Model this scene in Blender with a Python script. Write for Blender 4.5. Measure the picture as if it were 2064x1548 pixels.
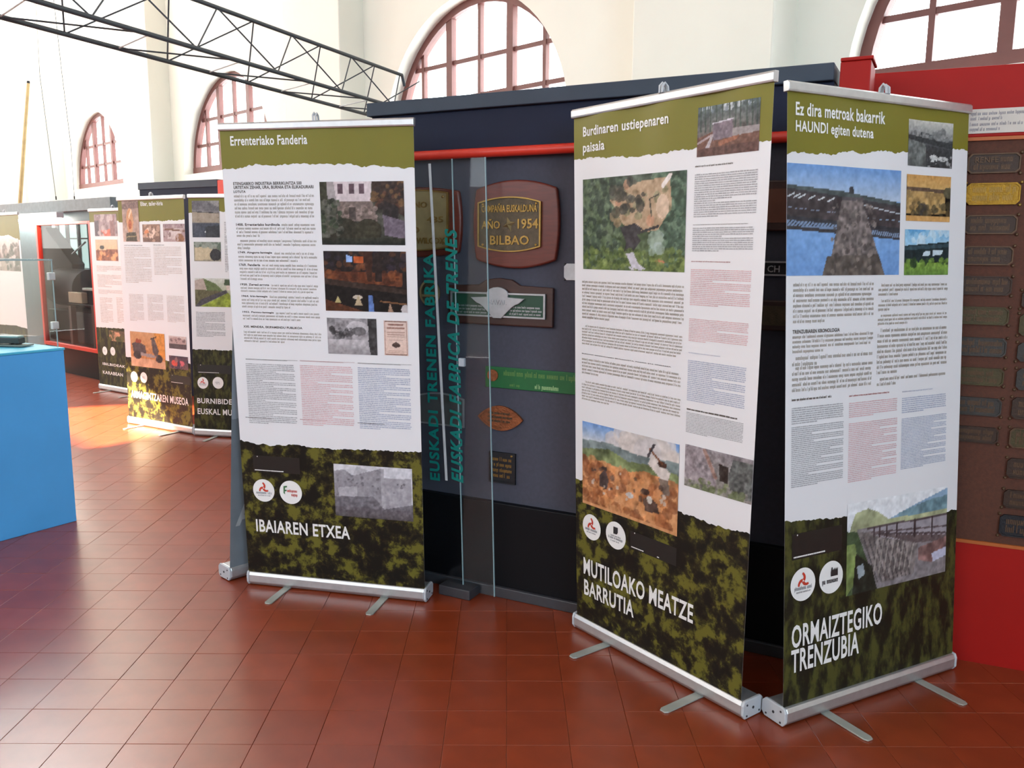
import bpy, bmesh, math, random
import numpy as np
from mathutils import Vector, Matrix

random.seed(7); np.random.seed(7)
for o in list(bpy.data.objects): bpy.data.objects.remove(o)
SC = bpy.context.scene
COL = SC.collection

# ------------------------------------------------------------------ camera
F_PX, CAM_H, PITCH, YAW, ROLL = 1696.4563, 1.5282, 0.1572, 0.0069, 0.0079
_cp, _sp = math.cos(PITCH), math.sin(PITCH)
FW = Vector((math.sin(YAW)*_cp, math.cos(YAW)*_cp, -_sp))
_r0 = Vector((math.cos(YAW), -math.sin(YAW), 0)); _u0 = _r0.cross(FW)
RT = _r0*math.cos(ROLL) + _u0*math.sin(ROLL)
UP = -_r0*math.sin(ROLL) + _u0*math.cos(ROLL)
EYE = Vector((0, 0, CAM_H))
cam = bpy.data.cameras.new('camera'); camo = bpy.data.objects.new('camera', cam); COL.objects.link(camo)
m = Matrix((( RT.x, UP.x, -FW.x, 0), (RT.y, UP.y, -FW.y, 0), (RT.z, UP.z, -FW.z, CAM_H), (0, 0, 0, 1)))
camo.matrix_world = m
cam.sensor_fit = 'HORIZONTAL'; cam.sensor_width = 36.0; cam.lens = 36.0*F_PX/2064; cam.clip_end = 200
SC.camera = camo

# ------------------------------------------------------------------ world, sun, big lights, exposure
def lin(c):
    return tuple(((x/255.0)/12.92 if x <= 10.3 else ((x/255.0+0.055)/1.055)**2.4) for x in c[:3])
W = bpy.data.worlds.new('sky'); SC.world = W; W.use_nodes = True
bg = W.node_tree.nodes['Background']; bg.inputs[0].default_value = (0.93, 0.97, 1.0, 1); bg.inputs[1].default_value = 12.0
TH_W = math.radians(-45.77)                       # direction of the long window wall
WE = Vector((math.cos(TH_W), math.sin(TH_W), 0)); WN = Vector((-math.sin(TH_W), math.cos(TH_W), 0))
def hall(u, d, z): return WE*u + WN*d + Vector((0, 0, z))

sun = bpy.data.lights.new('sun', 'SUN'); sun.energy = 95; sun.angle = math.radians(0.8); sun.color = (1, 0.83, 0.60)
suno = bpy.data.objects.new('sun', sun); COL.objects.link(suno)
SUN_EL = math.radians(32.0)
sd = WN*math.cos(SUN_EL) + Vector((0, 0, -math.sin(SUN_EL)))
suno.rotation_euler = sd.to_track_quat('-Z', 'Y').to_euler(); suno.location = hall(-7, -12, 6)

def area(name, loc, direction, sx, sy, energy, color):
    l = bpy.data.lights.new(name, 'AREA'); l.shape = 'RECTANGLE'; l.size = sx; l.size_y = sy; l.energy = energy; l.color = color
    o = bpy.data.objects.new(name, l); COL.objects.link(o); o.location = loc
    o.rotation_euler = Vector(direction).to_track_quat('-Z', 'Y').to_euler(); return o
HZ = 7.0
a1 = area('skylight_daylight', hall(-13.2, 2.9, HZ-0.1), (0, 0, -1), 4, 4, 460, (0.95, 0.975, 1.0))
a1.rotation_euler = (0, 0, TH_W); a1.data.size = 6; a1.data.size_y = 2.2
a2 = area('end_fill_light', hall(-16.3, -0.6, 4.0), (WE*1.0 + Vector((0, 0, -0.04))), 9.4, 5, 800, (1.0, 0.98, 0.95))  # added fill lamp before the closed end wall, brightens the far left
a3 = area('side_fill_light', hall(-5, -5.85, 3.6), WN, 12, 2.4, 360, (0.78, 0.89, 1.0))  # added fill lamp along the windowless lower wall, lights the banner fronts
a4 = area('right_fill_light', hall(6.8, -2.5, 3.2), -WE, 4, 2.6, 560, (0.56, 0.78, 1.0))  # added bluish fill lamp for the right banner; this end wall has no window

vs = SC.view_settings; vs.view_transform = 'Standard'; vs.look = 'None'; vs.exposure = -0.12; vs.gamma = 1.0; vs.use_curve_mapping = False
SC.cycles.use_denoising = True
SC.cycles.max_bounces = 8; SC.cycles.transparent_max_bounces = 16; SC.cycles.sample_clamp_indirect = 6.0
SC.cycles.caustics_reflective = False; SC.cycles.caustics_refractive = False

# ------------------------------------------------------------------ materials
MATS = {}
def mat(name, rgb, rough=0.5, metal=0.0, var=0.12, scale=20.0, bump=0.0, bscale=60.0, spec=0.5, rnd=0.0, emit=None, estr=0.0, stretch=None):
    if name in MATS: return MATS[name]
    M = bpy.data.materials.new(name); M.use_nodes = True; nt = M.node_tree; N = nt.nodes; L = nt.links
    b = N['Principled BSDF']; b.inputs['Roughness'].default_value = rough; b.inputs['Metallic'].default_value = metal
    b.inputs['Specular IOR Level'].default_value = spec
    c = lin(rgb)
    tc = N.new('ShaderNodeTexCoord'); mp = N.new('ShaderNodeMapping'); L.new(tc.outputs['Object'], mp.inputs[0])
    if stretch: mp.inputs['Scale'].default_value = stretch
    nz = N.new('ShaderNodeTexNoise'); nz.inputs['Scale'].default_value = scale; nz.inputs['Detail'].default_value = 5; L.new(mp.outputs[0], nz.inputs[0])
    cr = N.new('ShaderNodeValToRGB'); L.new(nz.outputs[0], cr.inputs[0])
    cr.color_ramp.elements[0].position = 0.3; cr.color_ramp.elements[1].position = 0.7
    cr.color_ramp.elements[0].color = (*[max(0, x*(1-var)) for x in c], 1); cr.color_ramp.elements[1].color = (*[min(1, x*(1+var)) for x in c], 1)
    out = cr.outputs[0]
    if rnd:
        oi = N.new('ShaderNodeObjectInfo'); mr = N.new('ShaderNodeMapRange'); L.new(oi.outputs['Random'], mr.inputs[0])
        mr.inputs[3].default_value = 1-rnd; mr.inputs[4].default_value = 1+rnd
        hs = N.new('ShaderNodeHueSaturation'); L.new(out, hs.inputs['Color']); L.new(mr.outputs[0], hs.inputs['Value']); out = hs.outputs[0]
    L.new(out, b.inputs['Base Color'])
    if bump:
        n2 = N.new('ShaderNodeTexNoise'); n2.inputs['Scale'].default_value = bscale; n2.inputs['Detail'].default_value = 4; L.new(mp.outputs[0], n2.inputs[0])
        bp = N.new('ShaderNodeBump'); bp.inputs['Strength'].default_value = bump; bp.inputs['Distance'].default_value = 0.01
        L.new(n2.outputs[0], bp.inputs['Height']); L.new(bp.outputs[0], b.inputs['Normal'])
    if emit:
        b.inputs['Emission Color'].default_value = (*lin(emit), 1); b.inputs['Emission Strength'].default_value = estr
    MATS[name] = M; return M

def glass_mat(name, tint=(0.93, 0.98, 0.97), boost=1.0, rough=0.02):
    if name in MATS: return MATS[name]
    M = bpy.data.materials.new(name); M.use_nodes = True; nt = M.node_tree; N = nt.nodes; L = nt.links
    for n in list(N):
        if n.type == 'BSDF_PRINCIPLED': N.remove(n)
    tr = N.new('ShaderNodeBsdfTransparent'); tr.inputs[0].default_value = (*tint, 1)
    gl = N.new('ShaderNodeBsdfGlossy'); gl.inputs['Roughness'].default_value = rough
    fr = N.new('ShaderNodeLayerWeight'); pw = N.new('ShaderNodeMath'); pw.operation = 'POWER'; pw.inputs[1].default_value = 4.0; L.new(fr.outputs['Facing'], pw.inputs[0])
    mu = N.new('ShaderNodeMath'); mu.operation = 'MULTIPLY_ADD'; mu.inputs[1].default_value = 0.9*boost; mu.inputs[2].default_value = 0.04*boost; L.new(pw.outputs[0], mu.inputs[0]); mu.use_clamp = True
    mx = N.new('ShaderNodeMixShader'); L.new(mu.outputs[0], mx.inputs[0]); L.new(tr.outputs[0], mx.inputs[1]); L.new(gl.outputs[0], mx.inputs[2])
    L.new(mx.outputs[0], N['Material Output'].inputs[0])
    MATS[name] = M; return M

def moss_mat(name, dark, mid, light, scale=7.0, warp=0.6, seed=0.0, stretch=(1, 1, 1)):
    if name in MATS: return MATS[name]
    M = bpy.data.materials.new(name); M.use_nodes = True; nt = M.node_tree; N = nt.nodes; L = nt.links
    b = N['Principled BSDF']; b.inputs['Roughness'].default_value = 0.45; b.inputs['Specular IOR Level'].default_value = 0.25
    tc = N.new('ShaderNodeTexCoord'); mp = N.new('ShaderNodeMapping'); L.new(tc.outputs['Object'], mp.inputs[0])
    mp.inputs['Location'].default_value = (seed, seed*1.7, seed*0.6); mp.inputs['Scale'].default_value = stretch
    n1 = N.new('ShaderNodeTexNoise'); n1.inputs['Scale'].default_value = scale; n1.inputs['Detail'].default_value = 12; n1.inputs['Roughness'].default_value = 0.66; n1.inputs['Distortion'].default_value = warp
    L.new(mp.outputs[0], n1.inputs[0])
    cr = N.new('ShaderNodeValToRGB'); L.new(n1.outputs[0], cr.inputs[0]); e = cr.color_ramp.elements
    e[0].position = 0.445; e[0].color = (*lin(dark), 1); e[1].position = 0.585; e[1].color = (*lin(light), 1)
    k = e.new(0.51); k.color = (*lin(mid), 1)
    L.new(cr.outputs[0], b.inputs['Base Color']); MATS[name] = M; return M

def vcol_mat(name, rough=0.4):
    if name in MATS: return MATS[name]
    M = bpy.data.materials.new(name); M.use_nodes = True; nt = M.node_tree; N = nt.nodes; L = nt.links
    b = N['Principled BSDF']; b.inputs['Roughness'].default_value = rough; b.inputs['Specular IOR Level'].default_value = 0.25
    at = N.new('ShaderNodeAttribute'); at.attribute_name = 'Col'; L.new(at.outputs['Color'], b.inputs['Base Color']); MATS[name] = M; return M

# ------------------------------------------------------------------ mesh helpers
class MB:
    def __init__(s): s.v = []; s.f = []
    def quad(s, a, b, c, d):
        i = len(s.v); s.v += [a, b, c, d]; s.f.append((i, i+1, i+2, i+3))
    def poly(s, pts):
        i = len(s.v); s.v += list(pts); s.f.append(tuple(range(i, i+len(pts))))
    def box8(s, p):
        i = len(s.v); s.v += p
        for f in ((0, 3, 2, 1), (4, 5, 6, 7), (0, 1, 5, 4), (1, 2, 6, 5), (2, 3, 7, 6), (3, 0, 4, 7)): s.f.append(tuple(i+k for k in f))
    def box(s, fr, u0, u1, o0, o1, z0, z1):
        s.box8([fr(u0, o0, z0), fr(u1, o0, z0), fr(u1, o1, z0), fr(u0, o1, z0), fr(u0, o0, z1), fr(u1, o0, z1), fr(u1, o1, z1), fr(u0, o1, z1)])
    def prism(s, loop0, loop1, caps=True):
        n = len(loop0); i = len(s.v); s.v += list(loop0)+list(loop1)
        for k in range(n): s.f.append((i+k, i+(k+1) % n, i+n+(k+1) % n, i+n+k))
        if caps: s.f.append(tuple(range(i+n-1, i-1, -1))); s.f.append(tuple(range(i+n, i+2*n)))
    def tube(s, path, r, n=8, caps=True):
        path = [Vector(p) for p in path]; rings = []
        for k, p in enumerate(path):
            t = (path[min(k+1, len(path)-1)]-path[max(k-1, 0)]).normalized()
            a = t.cross(Vector((0, 0, 1)))
            if a.length < 1e-3: a = t.cross(Vector((1, 0, 0)))
            a.normalize(); b = t.cross(a); rr = r[k] if isinstance(r, (list, tuple)) else r
            rings.append([p + a*rr*math.cos(2*math.pi*j/n) + b*rr*math.sin(2*math.pi*j/n) for j in range(n)])
        i = len(s.v)
        for g in rings: s.v += g
        for k in range(len(rings)-1):
            for j in range(n): s.f.append((i+k*n+j, i+k*n+(j+1) % n, i+(k+1)*n+(j+1) % n, i+(k+1)*n+j))
        if caps: s.f.append(tuple(i+j for j in range(n-1, -1, -1))); s.f.append(tuple(i+(len(rings)-1)*n+j for j in range(n)))
    def build(s, name, material, parent=None, smooth=False, bevel=0.0, seg=2, recalc=True):
        me = bpy.data.meshes.new(name); off = Vector((0, 0, 0))
        if parent is not None:
            q = parent
            while q is not None: off += Vector(q.location); q = q.parent
        org = Vector((0, 0, 0))
        me.from_pydata([tuple(Vector(p)-off-org) for p in s.v], [], s.f); me.update()
        if recalc:
            bm = bmesh.new(); bm.from_mesh(me); bmesh.ops.recalc_face_normals(bm, faces=bm.faces); bm.to_mesh(me); bm.free()
        ob = bpy.data.objects.new(name, me); COL.objects.link(ob); me.materials.append(material)
        if parent is not None: ob.parent = parent
        if smooth:
            for p in me.polygons: p.use_smooth = True
            if hasattr(me, 'set_sharp_from_angle'): me.set_sharp_from_angle(angle=math.radians(40))
        if bevel:
            md = ob.modifiers.new('bevel', 'BEVEL'); md.width = bevel; md.segments = seg; md.limit_method = 'ANGLE'
        return ob

def thing(name, label, cat, loc=(0, 0, 0), group=None, kind=None):
    o = bpy.data.objects.new(name, None); COL.objects.link(o); o.location = loc; o.empty_display_size = 0.1
    o['label'] = label
    if cat: o['category'] = cat
    if group: o['group'] = group
    if kind: o['kind'] = kind
    return o
def tag(o, label=None, cat=None, group=None, kind=None):
    if label: o['label'] = label
    if cat: o['category'] = cat
    if group: o['group'] = group
    if kind: o['kind'] = kind
    return o

def ray(x, y): return FW + RT*((x-1032)/F_PX) - UP*((y-774)/F_PX)
def floor_pt(x, y, z=0.0):
    d = ray(x, y); return EYE + d*((z-CAM_H)/d.z)

class Frame:
    """upright plane: origin on the floor, e along it, n towards the viewer"""
    def __init__(s, org, th):
        s.o = Vector(org); s.e = Vector((math.cos(th), math.sin(th), 0)); s.n = Vector((math.sin(th), -math.cos(th), 0))
    def __call__(s, u, o, z): return s.o + s.e*u + s.n*o + Vector((0, 0, z))
    def px(s, x, y, off=0.0):
        d = ray(x, y); t = s.n.dot(s.o + s.n*off - EYE)/s.n.dot(d); p = EYE + d*t - s.o
        return s.e.dot(p), p.z

# lettering ---------------------------------------------------------
_tc = {}
def text2d(body, bold=0.0, shear=0.0, res=3, space=1.0):
    key = (body, bold, shear, res, space)
    if key in _tc: return _tc[key]
    cu = bpy.data.curves.new('lettering', 'FONT'); cu.body = body; cu.offset = bold; cu.shear = shear; cu.resolution_u = res; cu.space_character = space; cu.fill_mode = 'FRONT'
    ob = bpy.data.objects.new('lettering', cu); COL.objects.link(ob)
    dg = bpy.context.evaluated_depsgraph_get(); dg.update()
    me = bpy.data.meshes.new_from_object(ob.evaluated_get(dg))
    V = [(v.co.x, v.co.y) for v in me.vertices]; Fc = [tuple(p.vertices) for p in me.polygons]
    bpy.data.objects.remove(ob); bpy.data.curves.remove(cu); bpy.data.meshes.remove(me)
    xs = [v[0] for v in V]; ys = [v[1] for v in V]; x0, x1, y0, y1 = min(xs), max(xs), min(ys), max(ys)
    V = [((x-x0)/(x1-x0), (y-y0)/(y1-y0)) for x, y in V]
    _tc[key] = (V, Fc); return V, Fc
def add_text(mb, surf, body, s0, s1, z0, z1, off, bold=0.02, shear=0.0, res=3, space=1.0):
    V, Fc = text2d(body, bold, shear, res, space); i = len(mb.v)
    mb.v += [surf(s0+(s1-s0)*x, off, z0+(z1-z0)*y) for x, y in V]; mb.f += [tuple(i+k for k in f) for f in Fc]
def add_text_raised(mb, surf, body, s0, s1, z0, z1, o0, o1, bold=0.02, res=2):
    V, Fc = text2d(body, bold, 0.0, res, 1.0); n = len(V); i = len(mb.v)
    mb.v += [surf(s0+(s1-s0)*x, o1, z0+(z1-z0)*y) for x, y in V] + [surf(s0+(s1-s0)*x, o0, z0+(z1-z0)*y) for x, y in V]
    edges = {}
    for f in Fc:
        mb.f.append(tuple(i+k for k in f))
        for a, b in zip(f, f[1:]+f[:1]): edges[(a, b)] = 1
    for a, b in edges:
        if (b, a) not in edges: mb.f.append((i+a, i+n+a, i+n+b, i+b))

def add_words(mb, surf, s0, s1, z0, z1, lines, off, rng, fine=False, short=0.6, shorts=(), indent=(), first=0.0):
    """lines of print too small to read: letter strokes grouped into words"""
    if z1-z0 < 1e-4 or s1-s0 < 1e-4: print('BAD RECT', s0, s1, z0, z1); return
    pitch = (z1-z0)/lines; xh = pitch*(0.5 if not fine else 0.46); lw = xh*0.62
    for k in range(lines):
        zb = z1 - pitch*(k+0.80); end = s1
        if k == lines-1: end = s0+(s1-s0)*short
        if k in shorts: end = s0+(s1-s0)*rng.uniform(0.3, 0.75)
        x = s0 + ((s1-s0)*0.04 if k in indent else 0) + ((s1-s0)*first if k == 0 else 0)
        while x < end-lw*2:
            n = rng.choice((2, 3, 4, 5, 6, 7, 8, 9, 10)); wend = min(x+n*lw, end)
            if fine:
                h = xh*rng.uniform(1.0, 1.35)
                mb.quad(surf(x, off, zb), surf(wend, off, zb), surf(wend, off, zb+h), surf(x, off, zb+h))
            else:
                while x < wend-lw*0.5:
                    t = rng.random(); h = xh*(1.45 if t < 0.2 else 1.0); b = zb-(xh*0.4 if t > 0.93 else 0); w = lw*0.30
                    mb.quad(surf(x, off, b), surf(x+w, off, b), surf(x+w, off, zb+h), surf(x, off, zb+h))
                    if t > 0.12:
                        mb.quad(surf(x+lw*0.5, off, zb), surf(x+lw*0.5+w, off, zb), surf(x+lw*0.5+w, off, zb+xh), surf(x+lw*0.5, off, zb+xh))
                    if t > 0.35:
                        q = zb+xh*rng.choice((0.0, 0.38, 0.76)); mb.quad(surf(x+w, off, q), surf(x+lw*0.5, off, q), surf(x+lw*0.5, off, q+xh*0.24), surf(x+w, off, q+xh*0.24))
                    x += lw
            x = wend + lw*0.75

# printed pictures (colours stored on the vertices of the print) ------
def vnoise(h, w, sc, rs):
    gh, gw = int(sc*h/max(h, w))+3, int(sc*w/max(h, w))+3
    g = rs.rand(gh, gw); ys = np.linspace(0, gh-2.001, h); xs = np.linspace(0, gw-2.001, w)
    yi = ys.astype(int); xi = xs.astype(int); fy = (ys-yi)[:, None]; fx = (xs-xi)[None, :]; fy = fy*fy*(3-2*fy); fx = fx*fx*(3-2*fx)
    a = g[np.ix_(yi, xi)]; b = g[np.ix_(yi, xi+1)]; c = g[np.ix_(yi+1, xi)]; d = g[np.ix_(yi+1, xi+1)]
    return (a*(1-fx)+b*fx)*(1-fy)+(c*(1-fx)+d*fx)*fy
def paint(ops, w, h, seed):
    rs = np.random.RandomState(seed); A = np.zeros((h, w, 3)); Y, X = np.mgrid[0:h, 0:w]; X = (X+0.5)/w; Y = (Y+0.5)/h
    wob = (vnoise(h, w, 14, rs)-0.5)*0.03
    def pmask(pts):
        m = np.zeros((h, w), bool); n = len(pts)
        for i in range(n):
            x1, y1 = pts[i]; x2, y2 = pts[(i+1) % n]
            if abs(y2-y1) < 1e-9: continue
            m ^= ((Y > min(y1, y2)) & (Y <= max(y1, y2)) & (X < x1+(Y-y1)*(x2-x1)/(y2-y1)))
        return m
    for op in ops:
        k = op[0]
        if k == 'g':                                    # vertical gradient, optional range
            y0, y1 = (op[3], op[4]) if len(op) > 4 else (0, 1); t = np.clip((Y-y0)/(y1-y0), 0, 1)[..., None]
            sel = (Y >= y0) & (Y <= y1); G = np.array(op[1])*(1-t)+np.array(op[2])*t; A[sel] = G[sel]
        elif k == 'p': A[pmask(op[1])] = op[2]
        elif k == 'P':                                  # polygon with wobbly edge and mottling
            mk = pmask([(x, y) for x, y in op[1]]); nn = 1+(vnoise(h, w, op[3], rs)-0.5)*op[4]
            A[mk] = (np.array(op[2])[None, None, :]*nn[..., None])[mk]
        elif k == 'e': mk = ((X-op[1])/op[3])**2+((Y-op[2])/op[4])**2+wob*8 < 1; A[mk] = op[5]
        elif k == 'l':
            x0, y0, x1, y1, ww, c = op[1:]; dx, dy = x1-x0, y1-y0; L2 = dx*dx+dy*dy
            t = np.clip(((X-x0)*dx+(Y-y0)*dy)/L2, 0, 1); A[((X-x0-t*dx)**2+(Y-y0-t*dy)**2) < ww*ww] = c
        elif k == 'n':                                  # overall mottling
            nn = (vnoise(h, w, op[2], rs)+0.5*vnoise(h, w, op[2]*2.3, rs)-0.75)*op[1]; A = A+nn[..., None]
        elif k == 'b':                                  # many small blots
            n, x0, x1, y0, y1, r, cols = op[1:]
            for _ in range(n):
                a, b = rs.uniform(x0, x1), rs.uniform(y0, y1); rr = r*rs.uniform(0.5, 1.3); c = cols[rs.randint(len(cols))]
                mk = ((X-a)/rr)**2+((Y-b)/(rr*w/h*rs.uniform(0.6, 1.2)))**2+wob*14 < 1; A[mk] = A[mk]*0.25+np.array(c)*0.75
        elif k == 'grey':
            gmean = A.mean(2, keepdims=True); A = gmean*np.array(op[1])/255.0
    g1 = vnoise(h, w, 28, rs)+0.7*vnoise(h, w, 60, rs)-0.85; A = A*(1+(0.06+0.16*(A.mean(2, keepdims=True) < 140))*g1[..., None])+3*g1[..., None]
    A = np.clip(A, 0, 255)/255.0
    return np.where(A <= 0.0404, A/12.92, ((A+0.055)/1.055)**2.4)
def add_picture(name, surf, s0, s1, z0, z1, ops, parent, nx=80, seed=1, off=0.0008, edge=None):
    asp = (z1-z0)/(s1-s0); ny = max(8, int(nx*asp)); A = paint(ops, nx+1, ny+1, seed)
    vs_ = []; fs = []
    for j in range(ny+1):
        for i in range(nx+1): vs_.append(surf(s0+(s1-s0)*i/nx, off, z1-(z1-z0)*j/ny))
    for j in range(ny):
        for i in range(nx):
            a = j*(nx+1)+i; fs.append((a+nx+1, a+nx+2, a+1, a))
    mb = MB(); mb.v = vs_; mb.f = fs; ob = mb.build(name, vcol_mat('printed_ink'), parent, recalc=False)
    ca = ob.data.color_attributes.new('Col', 'FLOAT_COLOR', 'POINT')
    cols = np.ones(((ny+1)*(nx+1), 4), np.float32); cols[:, :3] = A.reshape(-1, 3); ca.data.foreach_set('color', cols.ravel())
    return ob

# ------------------------------------------------------------------ the hall
M_WALL = mat('cream_plaster', (238, 235, 222), 0.9, var=0.03, scale=1.5, bump=0.08, bscale=25)
M_CEIL = mat('ceiling_white', (225, 222, 212), 0.9, var=0.03, scale=2)
M_MAROON = mat('maroon_window_paint', (112, 66, 60), 0.5, var=0.08, scale=12)
M_PANE = glass_mat('window_glass', (0.98, 1.0, 1.0), 1.0)
WIN_C, WIN_L, WIN_R, WIN_Z = -5.03, 4.03, 1.05, 2.39
U0, U1, D0, D1 = -16.5, 7.0, -6.0, 4.45

def arch_pts(c, R, zs, n=32): return [(c-R*math.cos(math.pi*k/n), zs+R*math.sin(math.pi*k/n)) for k in range(n+1)]
def arched_wall(mb, d, dback, cs, R, zs, ua, ub, H):
    edges = [ua] + [x for c in sorted(cs) for x in (c-R, c+R)] + [ub]
    for i in range(0, len(edges), 2):
        mb.quad(hall(edges[i], d, 0), hall(edges[i+1], d, 0), hall(edges[i+1], d, H), hall(edges[i], d, H))
    for c in cs:
        mb.quad(hall(c-R, d, 0), hall(c+R, d, 0), hall(c+R, d, zs), hall(c-R, d, zs))
        A = arch_pts(c, R, zs)
        for (u, z), (u2, z2) in zip(A, A[1:]):
            mb.quad(hall(u, d, z), hall(u2, d, z2), hall(u2, d, H), hall(u, d, H))
            mb.quad(hall(u, d, z), hall(u, dback, z), hall(u2, dback, z2), hall(u2, d, z2))
        mb.quad(hall(c-R, d, zs), hall(c+R, d, zs), hall(c+R, dback, zs), hall(c-R, dback, zs))
mb = MB(); CS = [WIN_C+WIN_L*k for k in (-2, -1, 0, 1)]
arched_wall(mb, D1, D1+0.3, CS, WIN_R, WIN_Z, U0, U1, HZ)
tag(mb.build('wall_back', M_WALL, recalc=False), 'long cream plastered wall with tall arched windows', kind='structure')
wb = bpy.data.objects['wall_back']
for k in (-3, -2, -1, 0, 1):                         # broad flat pilasters between the windows
    mb = MB(); ua = -7.29+WIN_L*(k+0.0); mb.box(lambda u, o, z: hall(u, D1-o, z), ua, ua+0.92, -0.02, 0.25, 0, HZ); mb.build('pilaster', M_WALL, wb, bevel=0.01)
mb = MB(); arched_wall(mb, D0, D0-0.3, [-7.75, -11.78], 1.0, 5.1, U0, U1, HZ)
tag(mb.build('wall_front', M_WALL, recalc=False), 'cream wall opposite the arched windows', kind='structure')
for nm, u in (('wall_left', U0), ('wall_right', U1)):
    mb = MB(); mb.quad(hall(u, D0, 0), hall(u, D1, 0), hall(u, D1, HZ), hall(u, D0, HZ)); tag(mb.build(nm, M_WALL), 'plain cream end wall of the hall', kind='structure')
mb = MB(); mb.quad(hall(U0, D0, HZ), hall(U1, D0, HZ), hall(U1, D1, HZ), hall(U0, D1, HZ)); tag(mb.build('ceiling', M_CEIL), 'high pale ceiling of the hall', kind='structure')

# floor: mortar bed and terracotta tiles
mb = MB(); mb.quad(hall(U0, D0, -0.006), hall(U1, D0, -0.006), hall(U1, D1, -0.006), hall(U0, D1, -0.006))
floor = tag(mb.build('floor', mat('floor_mortar', (170, 128, 108), 0.8, var=0.15, scale=30)), 'floor of glossy terracotta tiles laid in a square grid', kind='structure')
M_TILE = mat('terracotta_tile', (134, 54, 26), 0.276, var=0.14, scale=9, rnd=0.09, spec=0.8)
TS, TX, TY = 0.1983, -0.7848, 2.4234
def tile_geo(jx, jy, tz=0.0):
    h = TS/2-0.0005; q = h-0.0010; V = []
    for hh, z in ((h, -0.012), (h, -0.0009), (q, 0.0)):
        V += [(-hh, -hh, z), (hh, -hh, z), (hh, hh, z), (-hh, hh, z)]
    V = [(x, y, z + x*jx + y*jy) for x, y, z in V]
    Fc = [(8, 9, 10, 11)] + [(a+k, a+(k+1) % 4, a+4+(k+1) % 4, a+4+k) for a in (0, 4) for k in range(4)]
    return V, Fc
TILE_ME = []
for k in range(10):
    V, Fc = tile_geo(random.gauss(0, 0.0022), random.gauss(0, 0.0022)); me = bpy.data.meshes.new('floor_tile'); me.from_pydata(V, [], Fc); me.materials.append(M_TILE); TILE_ME.append(me)
def inside_hall(x, y):
    p = Vector((x, y, 0)); u, d = WE.dot(p), WN.dot(p); return U0+0.1 < u < U1-0.1 and D0+0.1 < d < D1-0.02
NF = Frame((0.094, 3.545, 0), math.radians(-27.5))
cands = []; rest = []
for i in range(-90, 60):
    for j in range(-60, 110):
        x, y = TX+(i+0.5)*TS, TY+(j+0.5)*TS
        if not inside_hall(x, y): continue
        d = Vector((x, y, 0))-EYE; zc = d.dot(FW); vis = False
        if zc > 0.5:
            px, py = 1032+F_PX*d.dot(RT)/zc, 774-F_PX*d.dot(UP)/zc
            behind = NF.n.dot(Vector((x, y, 0))-NF.o) < -0.02 and x > -0.75
            vis = -60 < px < 2124 and py < 1640 and not behind
        (cands if vis else rest).append((zc, x, y))
cands.sort()
for k, (zc, x, y) in enumerate(cands[:300]):
    o = bpy.data.objects.new('floor_tile', random.choice(TILE_ME)); COL.objects.link(o); o.parent = floor; o.location = (x, y, random.uniform(-0.0005, 0.0002))
mb = MB(); rng = random.Random(3)
for zc, x, y in cands[300:]+rest:
    V, Fc = tile_geo(rng.gauss(0, 0.0022), rng.gauss(0, 0.0022)); i = len(mb.v); dz = rng.uniform(-0.0005, 0.0002)
    mb.v += [Vector((x+a, y+b, c+dz)) for a, b, c in V]; mb.f += [tuple(i+q for q in f) for f in Fc]
tag(mb.build('distant_floor_tiles', M_TILE, floor, recalc=False), kind='stuff')

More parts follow.
